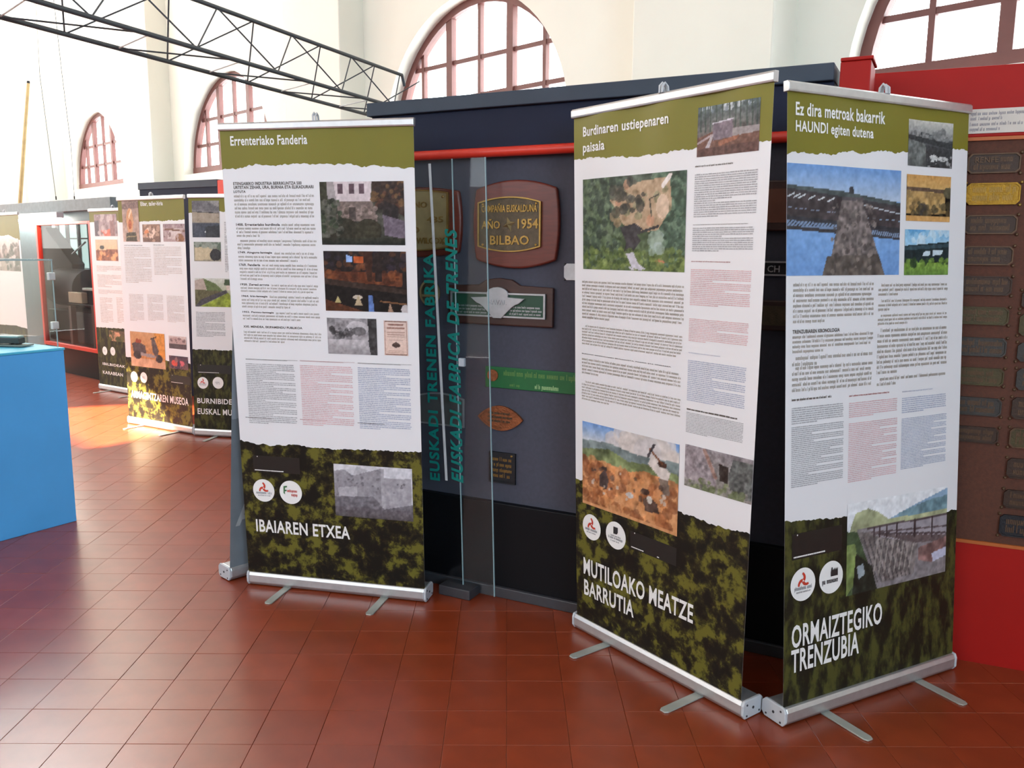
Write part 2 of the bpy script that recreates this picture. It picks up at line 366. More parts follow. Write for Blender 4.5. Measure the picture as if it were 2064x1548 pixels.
# arched windows
def circ_z(c, u): 
    t = WIN_R*WIN_R-(u-c)**2; return WIN_Z+math.sqrt(max(0, t))
WF = lambda u, o, z: hall(u, 4.6-o, z)
for n, k in enumerate((1, 0, -1, -2)):
    c = WIN_C+WIN_L*k
    w = thing('window_%d' % (n+1), ['arched window with maroon frame above the red exhibition panel', 'arched window with maroon bars above the navy wall', 'arched window behind the left foreground banner', 'arched window farthest to the left, washed out by light'][n], None, hall(c, 4.6, WIN_Z), kind='structure')
    mb = MB(); A = arch_pts(c, WIN_R, WIN_Z); B = arch_pts(c, WIN_R-0.065, WIN_Z+0.01)
    for (p, p2), (q, q2) in zip(zip(A, A[1:]), zip(B, B[1:])):
        mb.prism([WF(*x) for x in ((p[0], -.03, p[1]), (p2[0], -.03, p2[1]), (q2[0], -.03, q2[1]), (q[0], -.03, q[1]))], [WF(*x) for x in ((p[0], .035, p[1]), (p2[0], .035, p2[1]), (q2[0], .035, q2[1]), (q[0], .035, q[1]))], True)
    mb.box(WF, c-WIN_R, c+WIN_R, -.03, .04, WIN_Z, WIN_Z+0.085); mb.build('frame', M_MAROON, w, recalc=False)
    vb = [(-.69, .016), (-.345, .034), (0, .016), (.345, .034), (.69, .016)]; hb = [2.72, 3.0]
    for dx, hw in vb:
        mb = MB(); mb.box(WF, c+dx-hw/1, c+dx+hw/1, -.02, .03 if hw > .02 else .02, WIN_Z+0.08, circ_z(c, c+dx)-0.05); mb.build('mullion', M_MAROON, w)
    for z in hb:
        hw = math.sqrt(WIN_R**2-(z-WIN_Z)**2)-0.05; mb = MB(); mb.box(WF, c-hw, c+hw, -.015, .015, z-.017, z+.017); mb.build('transom', M_MAROON, w)
    us = [c-WIN_R+.06]+[c+d for d, _ in vb]+[c+WIN_R-.06]; zs = [WIN_Z+.08]+hb+[9]
    for a, b in zip(us, us[1:]):
        for za, zb in zip(zs, zs[1:]):
            top = [(a+(b-a)*t/6, min(zb, circ_z(c, a+(b-a)*t/6)-0.06)) for t in range(7)]
            top = [(u, z) for u, z in top if z > za+0.01]
            if len(top) < 2: continue
            pts = [(top[0][0], za), (top[-1][0], za)]+top[::-1]
            mb = MB(); mb.prism([WF(u, -.003, z) for u, z in pts], [WF(u, .003, z) for u, z in pts]); mb.build('pane', M_PANE, w)

# ------------------------------------------------------------------ exhibition walls
M_NAVY = mat('navy_panel_paint', (20, 26, 48), 0.65, var=0.08, scale=8, spec=0.25)
M_SLATE = mat('slate_cornice_paint', (58, 66, 78), 0.6, var=0.06, scale=8, spec=0.3)
M_BOARD = mat('grey_felt_board', (66, 66, 78), 0.85, var=0.08, scale=60, bump=0.05, bscale=300)
M_BLACK = mat('black_base_gloss', (8, 8, 12), 0.5, var=0.1, scale=5, spec=0.2)
M_GREY = mat('dark_grey_skirting', (58, 56, 60), 0.5, var=0.06)
M_RED = mat('red_panel_paint', (158, 18, 10), 0.55, var=0.05, scale=6, spec=0.25)
M_REDRAIL = mat('red_rail_enamel', (206, 52, 36), 0.35, var=0.04)
M_BROWN = mat('brown_cork_board', (84, 46, 30), 0.8, var=0.14, scale=90, bump=0.1, bscale=200)
M_OCHRE = mat('ochre_trim', (176, 92, 36), 0.5, var=0.06)
FO = 0.03                                            # the fascia stands proud of the board
uL, zT = NF.px(745, 210, FO); uR = 1.16
_, zBand = NF.px(1000, 217, FO); _, zR1 = NF.px(1000, 297, FO); _, zR0 = NF.px(1000, 317, FO)
nw = thing('exhibition_wall', 'navy exhibition wall with grey board and red rail behind the banners', 'display wall', NF(0, 0, 0))
mb = MB(); mb.box(NF, uL+.01, uR, -.3, FO, zR1-.01, zBand); mb.build('fascia', M_NAVY, nw, bevel=.004)
mb = MB(); mb.box(NF, uL, uR, -.31, FO+.025, zBand, zT); mb.build('cornice', M_SLATE, nw, bevel=.004)
mb = MB(); zr = (zR0+zR1)/2; mb.tube([NF(uL+.01, FO+.012, zr), NF(uR, FO+.012, zr)], (zR1-zR0)/2, 14); mb.build('rail', M_REDRAIL, nw, smooth=True)
mb = MB(); mb.box(NF, uL+.03, uR, -.3, 0, .43, zR0+.01); mb.build('board', M_BOARD, nw)
mb = MB(); mb.box(NF, uL+.03, uR, -.3, .03, .048, .43); mb.build('base_panel', M_BLACK, nw, bevel=.004)
mb = MB(); mb.box(NF, uL+.03, uR, -.3, .045, 0, .048); mb.build('skirting', M_GREY, nw, bevel=.004)
mb = MB(); mb.box(NF, uL, uL+.03, -.3, FO-.02, 0, zR1-.01); mb.build('end_panel', M_NAVY, nw)
for u in (0.262, 0.80):
    mb = MB(); mb.box(NF, u-.002, u+.002, -.01, .0025, .43, zR0); mb.build('panel_joint', M_BLACK, nw)
PO = 0.045; up0, _ = NF.px(1692, 160, PO); up1, zP = NF.px(1757, 119, PO)
rp = thing('red_pillar', 'bright red square pillar ending the navy exhibition wall', 'pillar', NF(up0, 0, 0))
mb = MB(); mb.box(NF, max(up0, uR+.002), up1, -.12, PO, 0, zP); mb.build('shaft', M_RED, rp, bevel=.004)
mb = MB(); mb.box(NF, max(up0, uR+.002)-.0, up1+.006, -.12, PO+.004, zP, zP+.012); mb.build('cap', M_RED, rp, bevel=.003)

RF = Frame((1.779, 2.984, 0), math.radians(-24.0))
_, rzT = RF.px(1900, 139); _, rz1 = RF.px(1990, 220); _, rz0 = RF.px(1990, 269); _, bT = RF.px(1990, 281); _, bB = RF.px(1990, 1094)
ua, ub = -0.50, 1.4
rw = thing('nameplate_wall', 'red exhibition panel with brown board of brass nameplates', 'display wall', RF(0, 0, 0))
mb = MB(); mb.box(RF, ua, ub, -.12, .006, bT+.008, rzT); mb.build('fascia', M_RED, rw, bevel=.004)
mb = MB(); mb.box(RF, ua, ub, -.12, .010, bT-.004, bT+.008); mb.build('top_trim', M_OCHRE, rw)
mb = MB(); mb.box(RF, ua, ub, -.12, 0, bB, bT); mb.build('board', M_BROWN, rw)
mb = MB(); mb.box(RF, ua, ub, -.12, .010, bB-.008, bB+.004); mb.build('lower_trim', M_OCHRE, rw)
mb = MB(); mb.box(RF, ua, ub, -.12, .006, 0, bB-.008); mb.build('base_panel', M_RED, rw)
cs = thing('caption_strip', 'pale printed caption strip on the red panel above the nameplates', 'sign', RF(0, .006, rz0))
su0, su1 = -0.26, 0.62
mb = MB(); mb.box(RF, su0, su1, .0062, .010, rz0, rz1); mb.build('strip', mat('caption_card', (205, 196, 186), 0.6, var=0.03), cs)
mb = MB(); zc = (rz0+rz1)/2; q = random.Random(5)
for k in range(2):
    a, _ = RF.px(1957, 240, .03)
    add_words(mb, RF, a, a+.16, zc-.036+(.036 if k == 0 else 0), zc+(.034 if k == 0 else -.002), 2, .0105, q)
mb.build('text_block', mat('caption_ink', (140, 136, 142), 0.7), cs, recalc=False)

# ------------------------------------------------------------------ roll-up banners
M_FAB = mat('banner_fabric_white', (226, 224, 226), 0.45, var=0.015, scale=3)
M_FABBACK = mat('banner_fabric_grey_back', (150, 158, 166), 0.6, var=0.05, scale=5)
M_OLIVE = mat('olive_print', (120, 114, 34), 0.45, var=0.06, scale=4, spec=0.3)
M_ALU = mat('brushed_aluminium', (196, 196, 198), 0.34, 0.75, var=0.05, scale=40)
M_CAP = mat('grey_plastic_cap', (188, 190, 194), 0.45, var=0.04)
M_SCREW = mat('dark_screw', (50, 50, 54), 0.5)
M_FOOT = mat('pale_steel_foot', (178, 180, 172), 0.42, 0.35, var=0.04)
M_WHITEINK = mat('white_print', (235, 233, 230), 0.5, var=0.02)
M_TEXT = mat('brown_grey_print', (172, 164, 154), 0.6)
M_TEXTD = mat('dark_print', (88, 80, 74), 0.6)
M_TEXTG = mat('grey_print', (170, 168, 170), 0.6)
M_TEXTR = mat('pink_print', (212, 176, 178), 0.6)
M_TEXTRD = mat('dark_pink_print', (160, 92, 92), 0.6)
M_TEXTB = mat('blue_grey_print', (170, 174, 192), 0.6)
M_BLKPRINT = mat('black_print', (18, 16, 14), 0.4)
M_LOGORED = mat('logo_red_print', (196, 60, 40), 0.5)
M_LOGOGREY = mat('logo_grey_print', (150, 150, 154), 0.5)
M_LOGOBLK = mat('logo_black_print', (34, 32, 34), 0.5)
M_LOGOGRN = mat('logo_green_print', (60, 110, 70), 0.5)
M_MOSSA = moss_mat('moss_rock_print', (18, 15, 10), (42, 37, 19), (102, 97, 38), 15, 0.1, 1.3)
M_MOSSC = moss_mat('mossy_wall_print', (24, 24, 15), (46, 46, 24), (74, 74, 34), 20, 0.1, 4.1, (1, 1, 0.45))
BW = 0.85
class Banner:
    def __init__(s, x, y, th, lean, roll, H, k_top=1.0, k_bot=1.0, ripple=0.0, zb=0.0633):
        s.o = Vector((x, y, 0)); s.d = Vector((math.cos(th), math.sin(th), 0)); s.n = Vector((math.sin(th), -math.cos(th), 0))
        s.U = (Vector((0, 0, 1)) - s.n*math.tan(lean) + s.d*math.tan(roll)).normalized(); s.N = s.d.cross(s.U).normalized()
        if s.N.dot(s.n) < 0: s.N = -s.N
        s.H = H; s.kt = k_top; s.kb = k_bot; s.rip = ripple; s.zb = zb
    def ks(s, z): return s.kb+(s.kt-s.kb)*min(1, max(0, z/s.H))
    def bulge(s, u, z):
        t = max(0.0, min(1.0, z/s.H)); r = 0.0
        if s.rip: r = s.rip*(math.sin(u*21+0.6)*t**6 + 0.35*math.sin(u*9-1)*math.sin(z*3.1))
        return r
    def __call__(s, u, o, z):
        return s.o + s.d*(u*s.ks(z)) + s.N*(o+s.bulge(u, z)) + s.U*z
    def base(s, u, o, z): return s.o + s.d*u + s.n*o + Vector((0, 0, z))
    def px(s, x, y):
        d = ray(x, y); t = s.N.dot(s.o-EYE)/s.N.dot(d); p = EYE+d*t-s.o
        # solve p = d*u + U*z in the banner plane
        du = s.d.dot(s.U); a, b = p.dot(s.d), p.dot(s.U); z = (b-a*du)/(1-du*du); u = a-z*du
        return u/s.ks(z), z

PROFILE = [(.006, .064), (.012, .050), (.012, .018), (.002, .004), (-.076, .004), (-.088, .018), (-.088, .052), (-.074, .066), (-.006, .066)]
def banner_hardware(b, t, grp_front=True, feet=True, back=False):
    hw = BW/2-.004
    mb = MB(); mb.prism([b.base(-hw, o, z) for o, z in PROFILE], [b.base(hw, o, z) for o, z in PROFILE], True); mb.build('base_housing', M_ALU, t, bevel=.003)
    for sg in (-1, 1):
        mb = MB(); P2 = [(o*1.03+.001 if o > 0 else o*1.03-.001, z*1.03-(.0 if z > .03 else .001)) for o, z in PROFILE]
        mb.prism([b.base(sg*hw, o, z) for o, z in P2], [b.base(sg*(hw+.011), o, z) for o, z in P2]); ec = mb.build('end_cap', M_CAP, t, bevel=.003)
        for (o, z) in ((-.038, .036), (-.006, .052), (-.07, .016), (-.006, .014)):
            mb = MB(); mb.tube([b.base(sg*(hw+.010), o, z), b.base(sg*(hw+.0125), o, z)], .0035 if o != -.038 else .005, 8); mb.build('screw', M_SCREW, ec)
    if feet:
        for s in (-.235, .235):
            mb = MB(); L0, L1, w = -.05, .185, .0175
            out = [(s-w, L0), (s+w, L0), (s+w, L1-.012), (s+w*.6, L1), (s-w*.6, L1), (s-w, L1-.012)]
            mb.prism([b.base(u, o, .0005) for u, o in out], [b.base(u, o, .0055) for u, o in out]); mb.build('foot', M_FOOT, t, bevel=.001)
    H = b.H; hb = BW/2+.004
    mb = MB(); mb.prism([b(-hb, o, z) for o, z in ((-.012, H-.032), (.010, H-.032), (.012, H-.026), (.012, H-.006), (.006, H), (-.012, H))],
                        [b(hb, o, z) for o, z in ((-.012, H-.032), (.010, H-.032), (.012, H-.026), (.012, H-.006), (.006, H), (-.012, H))]); mb.build('top_bar', M_ALU, t, bevel=.0015)
    mb = MB(); po = -.03; mb.tube([b.base(0, -.04, .06), b(0, po, H*0.5), b(0, po, H+.004)], .0085, 10); mb.build('support_pole', M_ALU, t, smooth=True)
    mb = MB(); mb.tube([b(0, -.026, H-.012), b(0, -.020, H+.020), b(0, -.008, H+.030), b(0, .003, H+.020), b(0, .004, H-.002)], .0045, 8)
    mb.tube([b(.012, -.026, H-.012), b(.012, -.020, H+.018), b(.012, -.008, H+.028), b(.012, .003, H+.018), b(.012, .004, H-.002)], .0045, 8); mb.build('pole_clip', M_CAP, t, smooth=True)

def sheet(b, name, s0, s1, z0, z1, off, material, parent, nx=40, nz=60):
    mb = MB()
    for j in range(nz+1):
        for i in range(nx+1): mb.v.append(b(s0+(s1-s0)*i/nx, off, z0+(z1-z0)*j/nz))
    for j in range(nz):
        for i in range(nx):
            a = j*(nx+1)+i; mb.f.append((a, a+1, a+nx+2, a+nx+1))
    return mb.build(name, material, parent, smooth=True, recalc=False)
def torn(b, name, edge, other_z, off, material, parent, seed, top=True, jag=.0035, s0=-BW/2, s1=BW/2):
    """printed field with a torn-paper edge: edge = [(s, z)]"""
    rng = random.Random(seed); mb = MB(); n = 120; E = sorted(edge)
    def ez(s):
        if s <= E[0][0]: return E[0][1]
        for (a, za), (c, zc) in zip(E, E[1:]):
            if a <= s <= c: return za+(zc-za)*(s-a)/max(1e-6, c-a)
        return E[-1][1]
    cols = [s0+(s1-s0)*i/n for i in range(n+1)]; zs = []; w = 0
    for s in cols: w = 0.6*w+rng.uniform(-jag, jag); zs.append(ez(s)+w)
    m_ = 14
    for s, z in zip(cols, zs):
        for j in range(m_+1): mb.v.append(b(s, off, z+(other_z-z)*j/m_))
    for i in range(n):
        for j in range(m_):
            a = i*(m_+1)+j; q = (a, a+m_+1, a+m_+2, a+1); mb.f.append(q if top else q[::-1])
    return mb.build(name, material, parent, smooth=True, recalc=False)

def crop(ox, oy, sc): return lambda x, y: (ox+x*sc, oy+y*sc)
class Layout:
    """reads print positions off the measured crops and lays them on the banner"""
    def __init__(s, b, t): s.b = b; s.t = t; s.q = random.Random(11)
    def rect(s, c, x0, y0, x1, y1):
        a, z1 = s.b.px(*c(x0, y0)); d, z0 = s.b.px(*c(x1, y1)); return max(a, -BW/2+.0005), min(d, BW/2-.0005), z0, z1
    def picture(s, c, r, ops, nx=80, seed=1, off=.0012, label=None):
        a, d, z0, z1 = s.rect(c, *r); o = add_picture('photo', s.b, a, d, z0, z1, ops, s.t, nx, seed, off)
        if label: o['label'] = label
        return o
    def words(s, c, r, lines, material=None, fine=False, short=.6, shorts=(), indent=(), first=0.0):
        a, d, z0, z1 = s.rect(c, *r); mb = MB(); add_words(mb, s.b, a, d, z0, z1, lines, .0009, s.q, fine, short, shorts, indent, first); return tag(mb.build('text_block', material or M_TEXT, s.t, recalc=False), kind='stuff')
    def title(s, c, lines, bold=.03, name='title_lettering', material=None, off=.0022, shear=0, space=1.06):
        for body, r in lines:
            mb = MB(); a, d, z0, z1 = s.rect(c, *r); add_text(mb, s.b, body, a, d, z0, z1, off, bold, shear, 3, space); mb.build(name, material or M_WHITEINK, s.t, recalc=False)
    def black(s, c, r, line=None):
        a, d, z0, z1 = s.rect(c, *r); mb = MB(); mb.quad(s.b(a, .0016, z0), s.b(d, .0016, z0), s.b(d, .0016, z1), s.b(a, .0016, z1)); p = mb.build('black_panel', M_BLKPRINT, s.t, recalc=False)
        mb = MB(); w = d-a; h = z1-z0
        x = a+w*.03
        while x < a+w*.62:
            l = w*s.q.uniform(.01, .035); mb.quad(s.b(x, .0024, z0+h*.07), s.b(x+l, .0024, z0+h*.07), s.b(x+l, .0024, z0+h*.125), s.b(x, .0024, z0+h*.125)); x += l+w*.004
        k = [(a+w*.10+w*.012*math.cos(q), z1-h*.06+w*.012*math.sin(q)) for q in (0, 1, 2, 3, 4, 5)]
        tag(mb.build('web_address', M_WHITEINK, p, recalc=False), kind='stuff'); mb = MB(); mb.poly([s.b(u, .0024, z) for u, z in k]); mb.build('white_dot', M_WHITEINK, p, recalc=False)
    def logo(s, c, x, y, r, mark):
        u, z = s.b.px(*c(x, y)); mb = MB(); mb.poly([s.b(u+r*math.cos(k*math.pi/18), .0020, z+r*math.sin(k*math.pi/18)) for k in range(36)]); p = mb.build('logo_disc', M_WHITEINK, s.t, recalc=False)
        def blob(pts, m, name): 
            q = MB()
            for pl in pts: q.poly([s.b(u+r*a, .0030, z+r*e) for a, e in pl])
            q.build(name, m, p, recalc=False)
        def wordline(y0, x0, x1, h, m, bold=False):
            q = MB(); add_words(q, s.b, u+r*x0, u+r*x1, z+r*(y0-h*.6), z+r*(y0+h*1.4), 1, .0030, s.q, False, 1.0); q.build('logo_lettering', m, p, recalc=False)
        if mark == 'knot':
            def arm(a): 
                L = []; 
                for k in range(11):
                    t = k/10; rr = .05+.42*t; an = a+1.1*t; L.append((rr*math.cos(an), rr*math.sin(an)+.22, .10*(1-.3*t)))
                le = []; ri = []
                for i, (x_, y_, w_) in enumerate(L):
                    j = min(i+1, 10); k = max(i-1, 0); dx, dy = L[j][0]-L[k][0], L[j][1]-L[k][1]; n = math.hypot(dx, dy); le.append((x_-dy/n*w_, y_+dx/n*w_)); ri.append((x_+dy/n*w_, y_-dx/n*w_))
                return le+ri[::-1]
            blob([arm(.6), arm(2.75), arm(4.75)], M_LOGORED, 'logo_mark'); wordline(-.27, -.7, .72, .17, M_LOGOGREY); wordline(-.47, -.55, .6, .09, M_LOGOGREY)
        elif mark == 'house':
            blob([[(-.62, .5), (-.3, .55), (-.3, .42), (-.48, .38), (-.5, .2), (-.35, .2), (-.36, .08), (-.52, .06), (-.5, -.2), (-.64, -.1)]], M_LOGOGRN, 'logo_mark'); wordline(.05, -.3, .8, .18, M_LOGORED); wordline(-.28, .05, .78, .18, M_LOGORED)
        elif mark == 'shield':
            blob([[(-.22, .62), (.22, .62), (.22, .25), (.1, .1), (-.22, .1)], ], M_LOGOBLK, 'logo_mark'); wordline(-.1, -.5, .5, .1, M_LOGOGREY); wordline(-.28, -.75, .75, .14, M_LOGOGREY); wordline(-.48, -.5, .5, .09, M_LOGOGREY)
        elif mark == 'factory':
            blob([[(-.05, .05), (.55, .05), (.55, .55), (.42, .42), (.42, .55), (.28, .42), (.28, .55), (.12, .42), (.1, .6), (.02, .6), (-.05, .3)]], M_LOGOBLK, 'logo_mark'); wordline(-.3, -.75, .6, .22, M_LOGOBLK)
        else:
            wordline(.05, -.5, .5, .14, M_LOGOGREY); wordline(-.2, -.4, .4, .1, M_LOGOGREY)

def make_banner(b, label, group, loc_label=None):
    t = thing('roll_up_banner', label, 'banner', b.o, group)
    banner_hardware(b, t); sheet(b, 'fabric', -BW/2, BW/2, b.zb-.02, b.H-.02, 0, M_FAB, t)
    return t, Layout(b, t)
GRP = 'roll-up exhibition banners'
def edge(b, c, pts): return [b.px(*c(x, y)) for x, y in pts]

# ---- left foreground banner
A = Banner(-.7626, 3.5976, -.2311, -.0347, -.0038, 2.0428, ripple=.002)
t, L = make_banner(A, 'foreground roll-up banner titled IBAIAREN ETXEA with pale stone house photo', GRP)
c3, c4 = crop(420, 200, .336), crop(420, 700, .3617)
torn(A, 'header_print', edge(A, c3, [(90, 420), (180, 415), (290, 388), (420, 395), (520, 390), (700, 388), (850, 390), (920, 408), (1000, 400), (1100, 405), (1230, 415)]), A.H-.03, .0006, M_OLIVE, t, 1, True)
torn(A, 'footer_print', edge(A, c4, [(200, 522), (270, 540), (340, 545), (460, 543), (560, 560), (700, 570), (900, 572), (1100, 580), (1195, 580)]), A.zb-.01, .0006, M_MOSSA, t, 2, False)
L.title(c3, [('Errenteriako Fanderia', (130, 222, 595, 270))], .022)
L.title(c3, [('ETENGABEKO INDUSTRIA BERRIKUNTZA 500', (148, 497, 560, 512)), ('URTETAN ZEHAR, URA, BURNIA ETA ELIKADURARI', (150, 520, 632, 538)), ('LOTUTA', (150, 547, 224, 562))], .03, 'heading_lettering', M_TEXTD, .0010)
for r, n, sh, ind, fi in (((152, 570, 638, 714), 6, 1, (), 0), ((165, 742, 645, 832), 4, .3, (), .58), ((172, 838, 650, 907), 3, .16, (0,), 0), ((178, 912, 652, 982), 3, .78, (), .47), ((185, 984, 657, 1095), 5, .3, (), .3), ((192, 1104, 662, 1168), 3, .95, (), .4), ((198, 1172, 667, 1264), 4, .65, (), .37), ((205, 1268, 670, 1338), 3, .75, (), .44), ((212, 1386, 680, 1474), 4, .53, (), 0)):
    L.words(c3, r, n, None, False, sh, (), ind, fi)
L.title(c3, [('1400. Errenteriako burdinola', (166, 744, 430, 760)), ('1749. Aingura-lantegia', (178, 912, 384, 930)), ('1769. Fanderia', (184, 985, 312, 1002)), ('1920. Zereal-errota', (192, 1104, 366, 1120)), ('1964. Irin-lantegia', (200, 1174, 356, 1192)), ('1952. Pentsu-lantegia', (205, 1270, 394, 1288)), ('XXI. MENDEA, EKIPAMENDU PUBLIKOA', (210, 1356, 565, 1382))], .03, 'heading_lettering', M_TEXTD, .0014)
for r, m, md, n in (((208, 62, 498, 438), M_TEXTG, M_TEXTD, 46), ((510, 72, 815, 450), M_TEXTR, M_TEXTRD, 46), ((832, 85, 1133, 470), M_TEXTB, M_TEXTD, 46)):
    x0, y0, x1, y1 = r; L.words(c4, (x0, y0, x1, y0+18), 2, md, True, .8); L.words(c4, (x0, y0+24, x1, y1), 34, m, True, .4, (4, 9, 12, 15, 20, 24, 28))
    L.words(c4, (x0, y1-52, x0+(x1-x0)*.5, y1-38), 1, md, True, 1)
L.picture(c3, (667, 496, 1182, 876), [('g', (96, 92, 84), (40, 40, 32)), ('n', 40, 9), ('p', [(.17, 0), (.62, 0), (.6, .31), (.2, .31)], (205, 190, 192)), ('p', [(.08, 0), (.17, 0), (.2, .3), (.1, .3)], (160, 150, 150)), ('p', [(0, 0), (.09, 0), (.09, .28), (0, .3)], (52, 50, 34)), ('p', [(.22, .04), (.28, .04), (.28, .19), (.22, .19)], (92, 70, 78)), ('p', [(.35, .04), (.41, .04), (.41, .19), (.35, .19)], (92, 70, 78)), ('p', [(.47, .04), (.53, .04), (.53, .19), (.47, .19)], (92, 70, 78)), ('p', [(.62, 0), (1, 0), (1, .55), (.62, .3)], (58, 42, 34)), ('b', 40, .63, 1, 0, .4, .03, [(90, 56, 40), (40, 30, 30), (110, 80, 50)]), ('p', [(.2, .31), (.62, .31), (.68, .62), (.22, .62)], (118, 102, 96)), ('b', 30, .2, .66, .33, .6, .03, [(150, 130, 124), (90, 78, 70)]), ('p', [(.34, .4), (.42, .4), (.42, .6), (.34, .6)], (70, 60, 56)), ('e', .3, .78, .2, .2, (46, 42, 30)), ('e', .56, .78, .16, .2, (50, 46, 32)), ('p', [(0, .3), (.2, .34), (.18, .8), (0, .9)], (74, 74, 62)), ('b', 60, 0, .25, .3, 1, .03, [(50, 60, 40), (90, 88, 80), (36, 40, 28)]), ('p', [(.76, .3), (.93, .4), (.92, .6), (.74, .52)], (40, 32, 32)), ('p', [(.74, .52), (1, .62), (1, .9), (.76, .84)], (104, 92, 104)), ('g', (46, 46, 34), (26, 28, 26), .88, 1), ('n', 22, 30)], 110, 3)
L.picture(c3, (690, 910, 1195, 1280), [('g', (34, 24, 24), (24, 16, 16)), ('b', 50, 0, 1, 0, .35, .04, [(40, 32, 44), (84, 50, 30), (30, 24, 30)]), ('p', [(.37, .09), (.49, .09), (.49, .2), (.37, .2)], (176, 84, 40)), ('b', 14, .36, .5, .18, .32, .025, [(110, 62, 36), (70, 44, 32)]), ('p', [(.28, .06), (.35, .1), (.35, .18), (.28, .18)], (150, 180, 230)), ('p', [(0, .33), (.95, .36), (.94, .58), (0, .48)], (96, 50, 28)), ('b', 30, 0, .9, .33, .5, .04, [(120, 66, 36), (70, 34, 20)]), ('p', [(.48, 0), (.6, 0), (.58, .5), (.53, .5)], (58, 30, 18)), ('p', [(.62, .02), (.72, .02), (.7, .5), (.62, .5)], (34, 22, 20)), ('p', [(0, .45), (1, .62), (1, .72), (0, .58)], (52, 38, 32)), ('p', [(0, .55), (1, .7), (1, 1), (0, 1)], (18, 12, 12)), ('p', [(0, .8), (.5, 1), (0, 1)], (80, 44, 26)), ('p', [(.53, .72), (.58, .72), (.6, 1), (.53, 1)], (90, 116, 170)), ('e', .4, .76, .06, .035, (190, 176, 160)), ('p', [(.36, .9), (.41, .72), (.46, .9)], (170, 150, 120)), ('p', [(.12, .86), (.16, .74), (.2, .86)], (176, 160, 110)), ('l', .68, .82, .98, .86, .012, (120, 84, 56)), ('p', [(.76, 1), (.79, .84), (.83, 1)], (150, 120, 100)), ('e', .97, .95, .05, .08, (190, 180, 180)), ('n', 20, 26)], 110, 4)
L.picture(c3, (711, 1310, 1015, 1536), [('g', (160, 158, 158), (170, 166, 166)), ('n', 60, 6), ('e', .62, .28, .22, .2, (206, 204, 206)), ('e', .64, .36, .16, .12, (120, 118, 120)), ('b', 30, .1, .5, .3, .55, .05, [(70, 68, 70), (90, 88, 90), (130, 128, 130)]), ('p', [(.82, 0), (1, 0), (1, 1), (.84, 1)], (64, 62, 66)), ('g', (200, 198, 200), (160, 158, 160), .6, 1), ('p', [(.82, .6), (1, .6), (1, 1), (.86, 1)], (70, 66, 70)), ('n', 40, 14), ('grey', (236, 228, 232))], 70, 5)
L.picture(c3, (1051, 1327, 1200, 1540), [('g', (214, 190, 180), (222, 192, 178)), ('l', .05, .03, .95, .03, .012, (130, 100, 90)), ('l', .05, .97, .95, .97, .012, (130, 100, 90)), ('l', .05, .03, .05, .97, .016, (150, 116, 104)), ('l', .95, .03, .95, .97, .016, (150, 116, 104)), ('l', .2, .12, .8, .12, .02, (150, 110, 100)), ('l', .15, .22, .85, .22, .025, (160, 122, 110)), ('l', .15, .34, .85, .34, .012, (176, 144, 132)), ('l', .15, .4, .85, .4, .012, (176, 144, 132)), ('l', .15, .46, .85, .46, .012, (176, 144, 132)), ('l', .2, .56, .8, .56, .01, (176, 144, 132)), ('e', .5, .7, .17, .07, (74, 58, 54)), ('p', [(.4, .68), (.5, .6), (.6, .68)], (90, 72, 66)), ('l', .2, .86, .8, .86, .012, (180, 146, 130)), ('l', .2, .91, .8, .91, .012, (180, 146, 130)), ('n', 10, 20)], 44, 6)
L.black(c4, (248, 600, 512, 708)); L.logo(c4, 310, 797, .0525, 'knot'); L.logo(c4, 460, 808, .054, 'house')
L.picture(c4, (697, 648, 1143, 972), [('g', (206, 204, 210), (190, 188, 194)), ('p', [(0, .14), (.14, .1), (.24, .2), (.62, .04), (.64, .75), (0, .9)], (146, 142, 148)), ('p', [(.25, .2), (.3, .03), (.44, .1), (.32, .18)], (176, 174, 180)), ('p', [(.62, .04), (.64, .22), (.98, .2), (.98, .8), (.62, .8)], (160, 156, 162)), ('p', [(.6, .05), (.64, .05), (.65, .72), (.6, .72)], (170, 166, 172)), ('b', 26, .05, .58, .22, .6, .014, [(104, 100, 106), (120, 116, 122)]), ('b', 5, .68, .95, .3, .5, .016, [(104, 100, 106)]), ('p', [(.05, .45), (.3, .4), (.3, .6), (.06, .66)], (176, 172, 178)), ('p', [(0, .62), (.5, .58), (.64, .8), (1, .68), (1, 1), (0, 1)], (112, 108, 114)), ('g', (110, 104, 110), (84, 78, 80), .8, 1), ('n', 24, 18), ('n', 16, 40)], 100, 7)
L.title(c4, [('IBAIAREN ETXEA', (266, 955, 792, 1070))], .022, off=.0032)

# ---- centre foreground banner
B = Banner(.5417, 2.9165, -.938, -.0341, .011, 2.0428, 1.036, .968, ripple=.006)
t, L = make_banner(B, 'foreground roll-up banner titled MUTILOAKO MEATZE BARRUTIA with miners picture', GRP)
c7, c8, c9 = crop(1140, 140, .323), crop(1140, 540, .323), crop(1140, 960, .336)
torn(B, 'header_print', edge(B, c7, [(37, 562), (70, 560), (150, 550), (300, 550), (420, 545), (560, 540), (640, 520), (700, 502), (800, 497), (1000, 475), (1210, 446), (1300, 440)]), B.H-.03, .0006, M_OLIVE, t, 3, True)
torn(B, 'footer_print', edge(B, c9, [(78, 12), (110, 22), (680, 216), (740, 238), (800, 252), (900, 290), (1000, 315), (1120, 350)]), B.zb-.01, .0006, M_MOSSA, t, 4, False)
L.title(c7, [('Burdinaren ustiepenaren', (106, 360, 650, 358)), ('paisaia', (106, 462, 250, 520))], .022)
